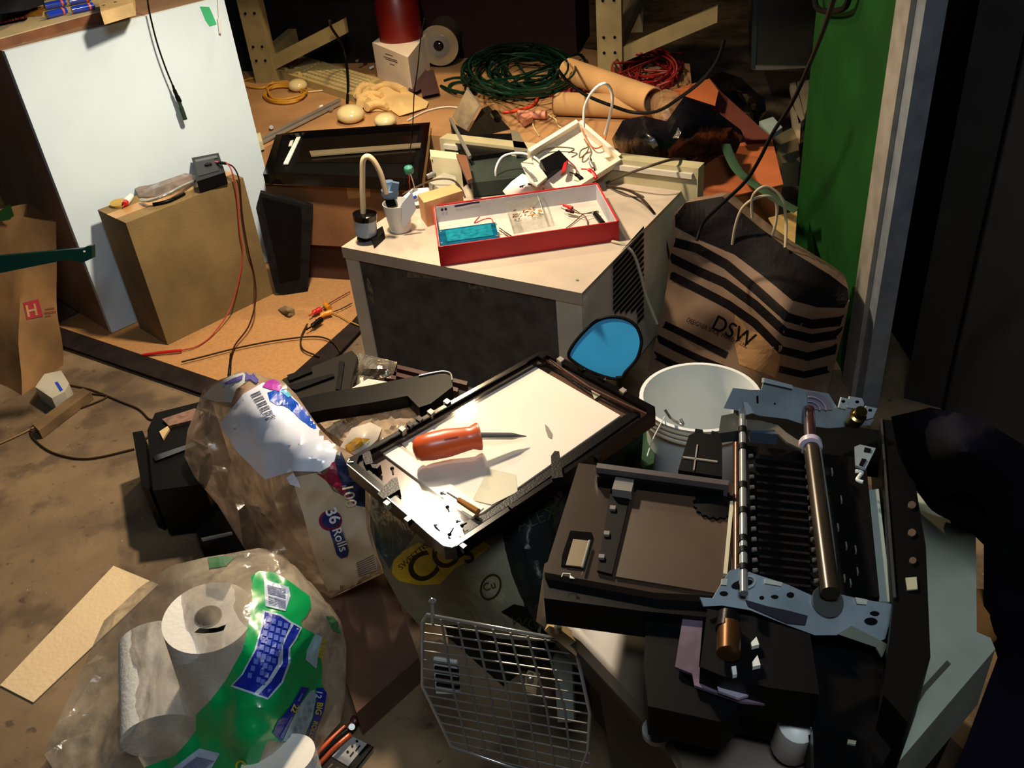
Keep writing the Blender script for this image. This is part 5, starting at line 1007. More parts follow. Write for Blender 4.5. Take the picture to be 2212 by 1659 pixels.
# black bracket frames, bubble wrap, glossy arm behind the bag
bf_ = thing('slotted_bracket', 'black slotted plastic frame behind the toilet roll bag', 'frame', P(680, 850, .2))
gm = mat('dark_grey_plastic', (36, 32, 26), .5)
b = slab(B(), [(612, 818), (760, 757), (772, 770), (752, 850), (600, 870), (590, 840)], .28, .02); part('plate', bez(b, .003), gm, bf_)
b = slab(B(), [(733, 779), (744, 781), (735, 842), (725, 840)], .287, .006); part('slot', b, blk2, bf_)
b = slab(B(), [(610, 835), (720, 806), (722, 812), (640, 842)], .287, .006); part('slot', b, blk2, bf_)
b = slab(B(), [(620, 810), (672, 793), (674, 802), (625, 822)], .287, .006); part('slot', b, blk2, bf_)
b = slab(B(), [(590, 850), (600, 868), (752, 848), (748, 870), (600, 900)], .27, .25); part('support', b, blk2, bf_)
b = pillow([(772, 762, .24), (800, 768, .26), (858, 782, .26), (850, 808, .25), (800, 825, .24), (760, 850, .23)], [(810, 790, .27)], g=8, back=(0, 0, -.12), amp=.014, sc=30, ramp=14, ridge=True)
foil = mat('crumpled_foil', (170, 158, 140), .22, .75, .2, 30, bump=1.0, bscale=60)
solo('foil_wrap', b, foil, 'shiny crumpled silver foil against the base of the air conditioner', 'foil', smooth=25)
bw_ = film('bubble_wrap_film', (206, 180, 150), .7, .1, 1.0, 55)
b = pillow([(665, 885, .32), (760, 868, .34), (860, 850, .35), (920, 865, .36), (940, 892, .37), (880, 935, .38), (800, 965, .38), (750, 960, .37), (705, 930, .34)], [(800, 900, .38)], g=10, back=(0, 0, -.12), amp=.016, sc=26, ramp=25, ridge=True)
solo('bubble_wrap', b, bw_, 'crinkled shiny bubble wrap between the black arm and the scanner', 'bubble wrap', smooth=25)
b = slab(B(), [(740, 850), (795, 818), (845, 826), (820, 850)], .33, .01); solo('white_foam_sheet', b, mat('foam_sheet', (200, 190, 176), .6), 'small white sheet behind the long black arm', 'sheet')
am = thing('glossy_lever', 'long black glossy arm lying across the bubble wrap', 'arm', P(800, 860, .40))
va = .415
b = slab(B(), [(600, 872), (700, 848), (800, 832), (900, 812), (955, 804), (975, 812), (978, 835), (930, 872), (905, 880), (880, 855), (800, 870), (700, 885), (610, 905)], va, .03); part('arm', bez(b, .004), mat('satin_black', (8, 7, 7), .35), am)
b = tb(B(), [P(905, 812, va + .002), P(950, 803, va + .002), P(972, 806, va + .002), P(977, 822, va + .002)], .0022); part('bright_edge', b, steel, am, 50)
rl = thing('rail_set', 'dark red brown plastic rails at the foot of the air conditioner front', 'rails', P(930, 830, .2))
for q in ([(836, 782), (1010, 824), (1008, 832), (834, 790)], [(850, 802), (990, 838), (988, 846), (848, 810)], [(835, 778), (858, 786), (855, 820), (826, 815)]): part('rail', slab(B(), q, .25, .02), mat('oxblood_plastic', (62, 34, 34), .3), rl)
b = pillow([(735, 965, .40), (760, 925, .42), (800, 912, .42), (825, 925, .42), (815, 950, .43), (775, 985, .42)], [(785, 935, .45)], g=8, back=(0, 0, -.05), amp=.012, sc=20, ramp=16); hb = hitter(b)
wy = solo('white_film_scrap', b, mat('milky_film', (206, 194, 176), .4, bump=.4, bscale=20), 'white and yellow plastic film tucked against the scanner corner', 'film', smooth=30)
part('yellow_edge', decal([[(738, 968), (752, 958), (768, 945), (800, 948), (775, 968), (752, 978)]], hb, .003, 6), mat('mustard', (206, 150, 30), .4), wy)
# ------------------------------------------------------------------ scanner top frame with glass
sc_ = thing('open_scanner', 'black printer scanner frame with glass and white board lying open in the centre', 'scanner', sf(SL / 2, SWd / 2))
def sq(a, c, z=0): # a along length, c across
    return sf(a + (k0 * (1 - a / SL) + k3 * a / SL) * c / SWd, c, z)
fb = mat('frame_black', (10, 8, 8), .18, coat=.4)
ch_ = .014
oc_ = [sq(ch_, 0), sq(SL - ch_, 0), sq(SL, ch_), sq(SL, SWd - ch_), sq(SL - ch_, SWd), sq(ch_, SWd), sq(0, SWd - ch_), sq(0, ch_)]
cc = sum(oc_, V()) / 8
def ringmesh(w0, w1, z0, z1):
    """frame ring between two insets"""
    b = B(); A_, C_, A2, C2 = [], [], [], []
    for p in oc_:
        d = (cc - p); d.z = 0
        A_.append(p + d.normalized() * w0 + V((0, 0, z1))); C_.append(p + d.normalized() * w1 + V((0, 0, z1)))
        A2.append(p + d.normalized() * w0 + V((0, 0, z0))); C2.append(p + d.normalized() * w1 + V((0, 0, z0)))
    n = 8; vs = [[b.verts.new(p) for p in L_] for L_ in (A_, C_, A2, C2)]
    for i in range(n):
        j = (i + 1) % n
        b.faces.new([vs[0][i], vs[0][j], vs[1][j], vs[1][i]]); b.faces.new([vs[2][j], vs[2][i], vs[3][i], vs[3][j]])
        b.faces.new([vs[0][j], vs[0][i], vs[2][i], vs[2][j]]); b.faces.new([vs[1][i], vs[1][j], vs[3][j], vs[3][i]])
    return b
b = ringmesh(0, .017, -.028, 0); part('outer_rim', bez(b, .004), fb, sc_, 40)
b = ringmesh(.015, .028, -.03, -.008); part('inner_lip', bez(b, .002), mat('lip_brown', (40, 30, 24), .22, coat=.4), sc_, 40)
b = prism(B(), [p + (cc - p).normalized() * .01 + V((0, 0, -.0224)) for p in oc_], V((0, 0, -.005))); part('pan', b, mat('pan_brown', (104, 76, 56), .2, .1, coat=.4), sc_)
zb = zs - .019
b = slab(B(), [(858, 948), (1150, 788), (1340, 897), (1043, 1106), (1020, 1118)], zb, .003); part('white_board', b, mat('board_white', (238, 226, 208), .5, var=.03), sc_)
b = slab(B(), [(812, 968), (842, 952), (1045, 1096), (1016, 1120)], zb + .002, .004); part('white_strip', b, mat('strip_white', (240, 228, 204), .4), sc_)
b = slab(B(), [(846, 950), (868, 962), (905, 990), (898, 994), (850, 962)], zb + .001, .002); part('grey_tape', b, mat('grey_tape', (150, 134, 110), .4), sc_)
zg = zs - .009
gpts = [sf.o + (p - sf.o) for p in [q + (cc - q).normalized() * .03 + V((0, 0, -.009)) for q in oc_]]
b = prism(B(), gpts, V((0, 0, -.003))); part('glass', b, clear('thin_glass', .05, .06), sc_)
b = slab(B(), [(1056, 1012), (1115, 1025), (1118, 1062), (1062, 1090), (1020, 1080)], zb + .0015, .001); part('yellow_note', b, mat('pale_yellow_note', (240, 232, 200), .7), sc_)
def fclip(q, z=.012, th=.03): b = slab(B(), q, zs + z, th); part('clip', bez(b, .002), blk, sc_)
fclip([(1190, 985), (1198, 974), (1208, 975), (1216, 1030), (1192, 1034)], .016, .03)
fclip([(815, 1066), (845, 1034), (858, 1030), (864, 1056), (850, 1065), (828, 1078)], .004, .02)
for q in ([(782, 972), (800, 975), (806, 1000), (790, 1004), (784, 990)], [(800, 1002), (822, 1004), (815, 1012), (804, 1010)]): fclip(q, .0, .02)
# stubs around the rim
for i, (x, y) in enumerate(((868, 925), (885, 915), (905, 903), (930, 888), (965, 866), (1170, 768), (1210, 775), (1255, 795), (1300, 815), (1345, 842), (1290, 985), (1105, 1092), (835, 1085), (880, 1120), (1000, 1178))):
    b = slab(B(), [(x - 8, y), (x, y - 6), (x + 9, y), (x + 1, y + 7)], zs + .004, .012); part('latch_tab', bez(b, .001), fb if i % 3 else mat('tab_grey', (150, 140, 126), .3), sc_)
b = tb(B(), [sq(0, SWd - ch_, .001), sq(.0, SWd * .6, .002), sq(0, SWd * .3, .002), sq(0, ch_, .001), sq(ch_, 0, .001)], .0018, 6, 2); part('bright_edge', b, steel, sc_)
b = tb(B(), [sq(.012, SWd - ch_ - .004, .001), sq(.004, SWd - ch_ * .8, .001), sq(ch_ * .8, SWd - .006, .001)], .002, 6, 3); part('bright_edge', b, steel, sc_)
b = tb(B(), [sq(SL - ch_, SWd - .03, -.008), sq(SL - .03, SWd * .5, -.008), sq(SL - .02, ch_, -.008)], .003, 6, 2); part('copper_edge', b, mat('orange_brown', (70, 34, 22), .4), sc_)
b = slab(B(), [(1350, 896), (1402, 880), (1110, 1084), (1006, 1152), (996, 1130), (1048, 1110)], zb + .006, .006); part('side_ledge', bez(b, .001), blk, sc_)
b = slab(B(), [(1275, 838), (1300, 835), (1312, 842), (1284, 862)], zb + .003, .001); part('cream_flap', b, mat('cream_bar', (206, 196, 160), .5), sc_)
part('smudge', decal([[(1177, 916), (1184, 922), (1194, 938), (1192, 948), (1184, 944), (1179, 930)]], zb, .0008, 6), mat('smudge_grey', (140, 128, 120), .6), sc_)
# screwdriver
z1 = zs - .008 + .026
s0, s1 = P(893, 972, z1), P(1038, 942, z1); sd = (s1 - s0); L1 = sd.length; sdir = sd.normalized()
sv = thing('screwdriver', 'stubby orange red handled screwdriver lying on the scanner glass', 'screwdriver', s0 - V((0, 0, .02)))
b = B(); lathe(b, s0, sd, [(.004, -.001), (.016, .002), (.022, .01), (.0250, L1 * .25), (.0255, L1 * .5), (.0215, L1 * .78), (.0205, L1 * .86), (.0245, L1 * .95), (.025, L1 * .985), (.021, L1), (.004, L1 + .001)], 48, .0, 6); hb = hitter(b); part('handle', b, orangep, sv, 50)
s2 = s1 + sdir * .085; s2.z = zs - .004
b = B(); lathe(b, s1, s2 - s1, [(.0066, -.004), (.0066, .055), (.0058, .062), (.0032, .072), (.0014, .083), (.0003, .086)], 20); part('shaft', b, chrome, sv, 40)
part('imprint', decal([band([(960, 950), (990, 944)], 4)], hb, .001, 6), mat('dark_orange', (150, 40, 16), .5), sv)
# small clear tool and loose bits on the glass
ct0, ct1 = P(966, 1064, zs - .002), P(1033, 1106, zs - .002); d = ct1 - ct0
cs = thing('clear_screwdriver', 'tiny screwdriver with clear amber handle on the bright glass', 'screwdriver', ct0)
b = B(); lathe(b, ct0 + d * .35, d, [(.003, 0), (.005, .003), (.006, d.length * .5), (.006, d.length * .64), (.003, d.length * .65)], 16, .15, 5); part('handle', b, mat('amber_clear_plastic', (190, 130, 70), .15, coat=.5), cs, 40)
b = B(); cy(b, ct0, ct0 + d * .36, .0012, .0018, 8); part('shaft', b, steel, cs, 40)
for (x, y, l, a, m, lab) in ((848, 1018, 7, 80, blk, 'upper left'), (958, 1066, 5, 20, steel, 'middle'), (860, 1078, 6, 60, mat('pale_rim', (190, 180, 160), .4), 'lower left'), (885, 1110, 7, 30, steel, 'lower'), (975, 1148, 9, -60, blk, 'lowest dark'), (968, 1100, 6, 70, blk, 'dark middle'), (1002, 1133, 7, -30, blk, 'right dark'), (990, 1126, 5, 0, steel, 'ring like'), (945, 1140, 8, 50, steel, 'lowest bright')):
    r = math.radians(a); p0 = P(x - l * math.cos(r), y - l * math.sin(r), zs - .005); p1 = P(x + l * math.cos(r), y + l * math.sin(r), zs - .005)
    b = B(); lathe(b, p0, p1 - p0, [(.0034, 0), (.0034, .003), (.0017, .0035), (.0015, (p1 - p0).length)], 10); solo('small_screw', b, m, lab + ' small loose piece of hardware on the scanner glass', 'hardware', smooth=40)
# ------------------------------------------------------------------ wire door of the pet carrier
z0, z1 = .43, .02
wd0, wd1 = P(912, 1330, z0), P(1215, 1388, z0)
wdn = V((.32, -.93, .16)).normalized(); wu_ = (wd1 - wd0).normalized(); wpl = (wd0, wu_.cross(V((0, .22, 1)).normalized()).normalized())
if wpl[1].y > 0: wpl = (wd0, -wpl[1])
wdr = thing('carrier_gate', 'silver wire grid pet carrier door leaning in front of the carrier', 'wire door', PL(1100, 1640, wpl))
ol = [(912, 1345), (922, 1328), (1205, 1380), (1243, 1400), (1274, 1540), (1270, 1620), (1240, 1700), (1100, 1655), (975, 1612), (912, 1480)]
def wp(x, y): return PL(x, y, wpl)
part('outer_wire', tb(B(), [wp(*q) for q in ol], .003, 8, 1, closed=True), chrome, wdr, 60)
b = B()
for k in range(15):
    t = k / 14; y0 = 1347 + 262 * t; yl, yr = y0 + 10 * t, 1392 + 300 * t
    xl = 913 if y0 < 1480 else 913 + (y0 - 1480) * .48; xr = 1240 + 34 * min(1, t * 2)
    tb(b, [wp(xl, yl), wp((xl + xr) / 2, (yl + yr) / 2), wp(xr, yr)], .0016, 6, 1)
part('cross_wires', b, mat('door_wire', (130, 126, 118), .35, .4), wdr, 60)
b = B()
for k in range(1, 8):
    s = k / 8; tb(b, [wp(915 + 300 * s, 1332 + 56 * s), wp(940 + 320 * s, 1480 + 60 * s), wp(975 + 300 * s, 1612 + 80 * s)], .0022, 6, 1)
part('upright_wires', b, mat('door_wire', (130, 126, 118), .35, .4), wdr, 60)
for q in ([(936, 1422), (986, 1430), (992, 1500), (942, 1498)],): part('latch_plate', slab(B(), q, off(wpl, -.004), .006), mat('latch_white', (196, 200, 196), .4), wdr)
for k in range(3): part('latch_groove', slab(B(), [(938 + k * 2, 1440 + k * 18), (990 + k, 1448 + k * 18), (990 + k, 1453 + k * 18), (938 + k * 2, 1445 + k * 18)], off(wpl, .001), .003), blk2, wdr)
part('latch_rod', cy(B(), wp(934, 1298), wp(934, 1345), .003), chrome, wdr, 40); part('latch_knob', lathe(B(), wp(934, 1298), V((0, 0, 1)), [(.001, -.005), (.006, 0), (.001, .006)], 12), chrome, wdr, 40)
for q, lab in (([(1176, 1362), (1186, 1352), (1208, 1358), (1252, 1392), (1245, 1418), (1235, 1410)], 'upper beige plastic latch clipped on the top corner of the wire door'), ([(1135, 1460), (1162, 1468), (1158, 1500), (1134, 1494)], 'lower beige plastic latch behind the wire grid')):
    pz = P(q[2][0], q[2][1], .37 if 'upper' in lab else .2); t = thing('plastic_latch', lab, 'latch', pz, 'beige latches of the wire door')
    pl_ = off(wpl, .012 if 'upper' in lab else -.03)
    part('body', bez(slab(B(), q, pl_, .014), .002), mat('latch_beige', (206, 178, 130), .5), t); x, y = (1206, 1366) if 'upper' in lab else (1146, 1470)
    part('pin', lathe(B(), PL(x, y, pl_), V((0, 0, 1)), [(.001, -.003), (.006, .002), (.006, .012), (.001, .016)], 12), steel, t, 40)
b = slab(B(), [(1195, 1420), (1235, 1425), (1240, 1560), (1205, 1560)], off(wpl, -.08), .01); solo('pale_panel', b, mat('pale_greygreen', (150, 160, 150), .5), 'pale grey strip seen through the right side of the wire grid', 'panel')
# ------------------------------------------------------------------ pet carrier shell under the printer
pcar = thing('pet_carrier', 'grey beige plastic pet carrier shell carrying the dismantled printer', 'pet carrier', P(1650, 1500))
shell = mat('carrier_shell_shaded', (90, 78, 64), .4, var=.12, scale=3)  # shade put into the colour; same plastic as the paler side
zc = .44
top = px3([(1176, 1218), (1240, 1180), (1500, 1090), (1800, 1040), (1990, 1066), (2085, 1118), (2108, 1155), (2106, 1420), (1900, 1720), (1480, 1760), (1462, 1660), (1432, 1606), (1240, 1400), (1158, 1342)], zc)
cen = sum(top, V()) / len(top)
mid = [cen + (p - cen) * 1.0 for p in top]; bot = [cen + (p - cen) * .93 for p in top]
for i in (0, 12, 13, 11, 10): mid[i] = cen + (mid[i] - cen) * .72; bot[i] = cen + (bot[i] - cen) * .7
for p in mid: p.z = .26
for p in bot: p.z = .002
b = loft(B(), bot, mid, 3, 2); part('lower_shell', b, shell, pcar, 50)
ins = [cen + (p - cen) * .965 + V((0, 0, .012)) for p in top]
b = B(); loft(b, mid, top, 3, 2, cap=False); loft(b, top, ins, 2, 2, cap=2); 
bmesh.ops.remove_doubles(b, verts=b.verts, dist=1e-5); part('upper_shell', b, shell, pcar, 50)
b = bez(slab(B(), [(1905, 1062), (1990, 1066), (2085, 1118), (2108, 1155), (2110, 1365), (2140, 1378), (2150, 1402), (2040, 1530), (1930, 1659), (1895, 1700), (1880, 1500)], zc + .016, .12), .01); part('lit_shell_side', b, mat('carrier_shell_lit', (176, 182, 162), .4), pcar, 40)  # lit side of the same shell, its light put into a paler tone
p = P(1420, 1580, zc + .006); part('vent_hole', lathe(B(), p - V((0, 0, .004)), V((0, 0, 1)), [(.02, 0), (.02, .008), (.012, .010)], 20), mat('pale_ring', (180, 180, 168), .4), pcar, 40)
for x in (1412, 1424): q = P(x, 1578 + (x - 1412) * .4, zc + .017); part('vent_slot', cy(B(), q, q + V((0, 0, .001)), .005, seg=12), blk2, pcar)
b = decal([band([(1952, 1560), (1995, 1490), (2050, 1430)], 12)], zc + .016, .002, 8); part('side_groove', b, mat('groove_grey', (84, 84, 72), .5), pcar)
b = B(); lathe(b, P(2112, 1358, .36), V((.3, .1, 1)), [(.03, 0), (.033, .01), (.033, .05), (.0, .052)], 28); solo('tan_canister', b, mat('tan_plastic', (178, 122, 64), .5), 'tan round tub peeking out beside the right corner of the pet carrier', 'tub', smooth=40)
# ------------------------------------------------------------------ dismantled printer
Z = .60
pr = thing('dismantled_printer', 'dismantled black inkjet printer with metal rods and open paper tray on the pet carrier', 'printer', P(1600, 1200, zc + .02))
def pp_(name, q, z, th, m, bev=.002, parent=None, label=None): return part(name, bez(slab(B(), q, z, th), bev) if bev else slab(B(), q, z, th), m, parent or pr, 0, label)
trayc = mat('tray_brown_black', (60, 48, 38), .32, var=.1, coat=.3)
tr = pp_('paper_tray', [(1250, 1000), (1592, 1045), (1600, 1290), (1412, 1280), (1176, 1236), (1225, 1080)], Z, .02, trayc, .003)
pp_('tray_front', [(1172, 1240), (1412, 1278), (1560, 1300), (1548, 1335), (1390, 1320), (1175, 1292)], Z - .012, .05, blk2)
pp_('raised_sheet', [(1376, 1055), (1590, 1082), (1570, 1285), (1330, 1245)], Z + .004, .004, mat('tray_sheet', (74, 56, 42), .4), .001, tr)
pp_('guide_rail', [(1290, 1000), (1575, 1038), (1572, 1048), (1288, 1010)], Z + .03, .03, mat('rail_grey', (84, 76, 74), .35), .002, tr)
pp_('guide_wall', [(1284, 1010), (1572, 1048), (1560, 1062), (1290, 1030)], Z + .02, .02, blk2, .001, tr)
pp_('slider_slot', [(1322, 1040), (1366, 1048), (1322, 1240), (1290, 1232)], Z + .006, .004, blk2, .001, tr)
pp_('paper_slider', [(1330, 1030), (1370, 1036), (1364, 1062), (1322, 1056)], Z + .02, .016, mat('slider_grey', (120, 112, 106), .4), .001, tr)
pp_('finger_well', [(1232, 1146), (1278, 1150), (1282, 1160), (1262, 1228), (1212, 1222), (1214, 1200)], Z + .002, .003, gloss, .001, tr)
pp_('well_window', [(1238, 1164), (1272, 1168), (1260, 1224), (1222, 1220)], Z + .004, .002, mat('well_tan', (120, 100, 62), .4), 0, tr)
part('bright_edge', tb(B(), [P(1274, 1168, Z + .008), P(1258, 1226, Z + .008)], .0018), chrome, tr)
for (x, y) in ((1324, 1095), (1311, 1150), (1300, 1200)): pp_('catch', [(x - 6, y - 4), (x + 6, y - 3), (x + 5, y + 5), (x - 7, y + 4)], Z + .01, .004, mat('slider_grey', (120, 112, 106), .4), 0, tr)
part('page_icon', decal([band([(1213, 1246), (1216, 1238), (1232, 1239), (1231, 1248)], 1.6), [(1231, 1242), (1242, 1250), (1231, 1249)]], Z + .002, .0015, 5), white, tr)
# roller bed
bed = mat('bed_black', (10, 9, 10), .5, bump=.3, bscale=60)
pp_('roller_bed', [(1590, 960), (1870, 990), (1900, 1290), (1560, 1270)], Z - .02, .06, bed)
b = B()
for k in range(17):
    t = k / 16; xa = 1632 + 10 * t; y = 985 + 285 * t
    prism(b, px3([(xa, y), (xa + 110, y + 12), (xa + 110, y + 17), (xa, y + 5)], Z - .012), V((0, 0, -.01)))
part('feed_ribs', b, mat('rib_dark', (20, 18, 20), .4), pr)
pp_('rear_block', [(1585, 885), (1905, 930), (1905, 1000), (1585, 968)], Z - .045, .03, blk2)
# rods
def rod(nm, a, c, z, r, m, seg=20): return part(nm, cy(B(), P(*a, z), P(*c, z), r, seg=seg), m, pr, 40)
rod('carriage_rod', (1603, 862), (1607, 1282), Z + .035, .0052, chrome)
for k, y in enumerate((925, 962, 1045, 1100, 1160, 1185, 1222)):
    rod('rod_sleeve', (1603.6 + k * .5, y), (1603.7 + k * .5, y + 12), Z + .035, .0064, blk2)
rod('lower_rod', (1592, 960), (1592, 1280), Z + .01, .006, mat('bronze_dark', (90, 66, 56), .3, .7))  # dark bronze rod parallel to the carriage rod
rod('feed_roller', (1752, 960), (1794, 1282), Z + .02, .0115, mat('roller_brown', (60, 50, 38), .3, .3), 28)
part('roller_side_rail', tb(B(), [P(1771, 965, Z + .02), P(1800, 1180, Z + .02), P(1808, 1278, Z + .02)], .0022), steel, pr, 50)  # thin steel tube beside the feed roller
part('roller_collar', lathe(B(), P(1750, 955, Z + .02), P(1794, 1282, Z + .02) - P(1750, 955, Z + .02), [(.010, 0), (.017, .002), (.017, .012), (.012, .014)], 28), mat('lilac_white', (190, 176, 190), .35), pr, 40)
rod('roller_axle', (1747, 885), (1751, 958), Z + .02, .009, mat('oxblood_plastic', (62, 34, 34), .3))
for k in range(13):
    for (xa, dx) in ((1622, 10), (1742, 22)):
        p = P(xa + dx * k / 12, 985 + 22.5 * k, Z + .005); part('star_wheel', cy(B(), p - V((.003, 0, 0)), p + V((.003, 0, 0)), .003, seg=8), mat('wheel_grey', (100, 96, 92), .3), pr, 40)
for (x, y) in ((1815, 1070), (1826, 1170), (1846, 1178), (1850, 1225), (1822, 1240), (1835, 1250), (1795, 1010), (1808, 1130)): part('white_tab', prism(B(), px3([(x, y), (x + 3, y), (x + 5, y + 12), (x + 2, y + 12)], Z - .012), V((0, 0, -.006))), mat('tick_grey', (120, 116, 110), .4), pr)
pp_('cream_bar', [(1577, 1082), (1585, 1082), (1571, 1240), (1562, 1238)], Z + .012, .006, mat('cream_bar', (206, 196, 160), .5), 0)
# left gear and black block
part('gear', lathe(B(), P(1545, 1108, Z - .01), V((0, 0, 1)), [(.032, 0), (.032, .018), (.01, .02)], 36, .12, 18), blk2, pr, 30)
pp_('black_block', [(1488, 940), (1500, 935), (1502, 926), (1518, 928), (1520, 936), (1535, 938), (1538, 930), (1552, 934), (1560, 960), (1560, 1030), (1465, 1015)], Z + .01, .06, blk2)
for (q) in ([(1475, 985), (1550, 995), (1550, 998), (1475, 988)], [(1505, 960), (1508, 960), (1500, 1015), (1497, 1015)]): pp_('block_seam', q, Z + .012, .002, mat('tab_grey', (150, 140, 126), .3), 0)
# rear metal plate
rv = P(1700, 905, Z + .01); rpl = (rv, V((.2, -.8, .55)).normalized())
def rp2(name, q, d=0, th=.003, m=zinc): return part(name, slab(B(), q, off(rpl, d), th), m, pr)
rp2('rear_plate', [(1563, 882), (1584, 838), (1620, 842), (1645, 842), (1652, 818), (1712, 834), (1742, 842), (1790, 850), (1808, 880), (1830, 880), (1868, 895), (1888, 905), (1880, 918), (1790, 925), (1745, 920), (1700, 905), (1640, 898), (1612, 888)])
rp2('rear_flange', [(1651, 816), (1712, 832), (1712, 840), (1650, 826)], .008, .008, mat('bright_zinc', (186, 196, 198), .35, .3))
rp2('slot', [(1634, 856), (1638, 854), (1639, 870), (1635, 872)], .001, .001, blk2); rp2('slot', ell(1674, 872, 2, 2), .001, .001, blk2)
rp2('lilac_disc', [(1743, 846), (1765, 848), (1784, 858), (1796, 872), (1798, 886), (1745, 884)], .003, .002, mat('lilac_metal', (176, 166, 184), .3, .6))
for k in range(3): part('disc_ring', tb(B(), [PL(1746 + (12 + 13 * k) * math.cos(t) * 1.0, 886 - (9 + 10 * k) * math.sin(t), off(rpl, .006)) for t in [i * .26 for i in range(7)]], .0014), mat('bright_lilac', (206, 198, 214), .3, .5), pr, 50)
for q in ([(1812, 880), (1818, 858), (1836, 862), (1826, 884)], [(1836, 856), (1862, 860), (1867, 872), (1862, 886), (1832, 880)], [(1866, 886), (1872, 877), (1895, 882), (1886, 902), (1872, 906)]): rp2('mounting_tab', q, .006, .004, mat('bright_zinc', (186, 196, 198), .35, .3))
for q in ((1822, 867), (1852, 868), (1880, 886)): rp2('tab_hole', ell(q[0], q[1], 4, 3), .0072, .001, blk2)
part('rod_bushing', lathe(B(), P(1602, 862, Z + .035), V((0, -.3, 1)), [(.004, -.004), (.011, -.002), (.012, .004), (.006, .008)], 20), mat('bright_zinc', (186, 196, 198), .35, .3), pr, 40)
rp2('bushing_arm', [(1606, 868), (1616, 870), (1628, 892), (1612, 896)], .006, .003, mat('bright_zinc', (186, 196, 198), .35, .3))
pp_('crossbar', [(1600, 905), (1640, 908), (1680, 918), (1700, 935), (1735, 958), (1732, 970), (1700, 955), (1672, 928), (1600, 925)], Z + .02, .004, mat('bronze_zinc', (150, 140, 124), .35, .6), 0)
pp_('crossbar_face', [(1618, 922), (1672, 928), (1680, 938), (1622, 934)], Z + .018, .02, mat('blue_zinc', (84, 98, 112), .4, .5), 0)
part('brass_bush', lathe(B(), P(1844, 910, Z), V((.1, -.5, 1)), [(.013, 0), (.013, .02), (.009, .022), (.009, .034)], 24), mat('brass', (170, 140, 80), .25, 1), pr, 40)
pp_('right_bracket', [(1846, 965), (1858, 960), (1892, 968), (1870, 1012), (1848, 1005)], Z + .01, .004, zinc, 0); pp_('bracket_hole', [(1862, 990), (1872, 992), (1864, 1006), (1856, 1003)], Z + .012, .002, blk2, 0)
pp_('bracket_hole', [(1868, 966), (1882, 969), (1880, 976), (1866, 974)], Z + .012, .002, blk2, 0)
part('white_lever', tb(B(), [P(1848, 1018, Z), P(1862, 1020, Z), P(1852, 1036, Z), P(1864, 1042, Z)], .003), white, pr, 50)
pp_('left_screw_block', [(1558, 898), (1588, 892), (1600, 905), (1596, 930), (1552, 936)], Z + .01, .02, mat('dim_steel', (100, 104, 100), .35, .7), .001)
# green-white flat cable
pp_('ribbon_strip', [(1862, 1060), (1898, 1056), (1926, 1300), (1892, 1298)], Z - .03, .003, mat('ribbon_grey', (150, 162, 154), .4), 0)
# right housing
pp_('right_housing', [(1902, 905), (1955, 912), (2000, 1180), (2010, 1420), (1960, 1560), (1908, 1500), (1930, 1300)], Z - .005, .11, blk2, .004)
for (x, y, w) in ((1970, 1090, 9), (1970, 1150, 9), (1972, 1210, 8)): pp_('copper_contact', ell(x, y, w, w * .9, 0, 10), Z - .002, .002, mat('contact_tan', (120, 100, 84), .4, .4), 0)
pp_('white_sticker', [(1956, 1248), (1980, 1246), (1982, 1272), (1960, 1274)], Z - .002, .002, mat('sticker', (170, 168, 140), .5), 0)
pp_('housing_seam', [(1902, 905), (1906, 905), (1936, 1290), (1930, 1290)], Z - .002, .003, mat('seam_grey', (60, 58, 56), .4), 0)
# front metal plate
fv = P(1700, 1320, Z); fpl = (fv, V((.15, -.55, .8)).normalized())
def fp2(name, q, d=0, th=.003, m=zinc): return part(name, slab(B(), q, off(fpl, d), th), m, pr)
fp2('front_plate', [(1512, 1290), (1540, 1292), (1560, 1258), (1578, 1232), (1600, 1226), (1625, 1238), (1700, 1262), (1762, 1290), (1800, 1280), (1850, 1292), (1928, 1305), (1922, 1345), (1912, 1380), (1890, 1390), (1830, 1372), (1760, 1372), (1700, 1350), (1620, 1318), (1560, 1308), (1520, 1310)])
fp2('plate_dark_block', [(1612, 1296), (1618, 1310), (1700, 1346), (1740, 1350), (1745, 1330), (1700, 1318), (1660, 1310)], .004, .004, mat('grey_dark_plastic', (48, 46, 54), .5))  # dark plastic block on the front plate
for q, rx, ry in (((1604, 1262), 24, 10), ((1564, 1282), 9, 5), ((1646, 1291), 5, 4), ((1674, 1289), 8, 4), ((1708, 1285), 8, 6), ((1890, 1325), 10, 5), ((1882, 1342), 14, 8)): fp2('plate_hole', ell(q[0], q[1], rx, ry, -12 if rx > 20 else 5, 14), .002, .002, blk2)
part('hole_ring', tb(B(), [PL(x, y, off(fpl, .003)) for x, y in ell(1615, 1257, 16, 12, -20)], .002, 6, 2, closed=True), mat('bright_zinc', (186, 196, 198), .35, .3), pr, 50)
part('ring_bush', lathe(B(), PL(1785, 1300, fpl), pn(fpl), [(.012, 0), (.02, .001), (.02, .006), (.012, .006)], 28), mat('dim_steel', (100, 104, 100), .35, .7), pr, 40)
for q in ([(1653, 1250), (1690, 1258), (1688, 1266), (1653, 1260)], [(1560, 1250), (1572, 1250), (1570, 1264), (1558, 1263)], [(1848, 1290), (1874, 1295), (1872, 1306), (1852, 1304)]): fp2('white_tab', q, .004, .003, mat('tab_white', (200, 200, 180), .4))
fp2('lower_strip', [(1840, 1352), (1905, 1385), (1918, 1392), (1905, 1420), (1892, 1398), (1810, 1370)], .004, .003, mat('pale_zinc', (150, 156, 140), .4, .5))
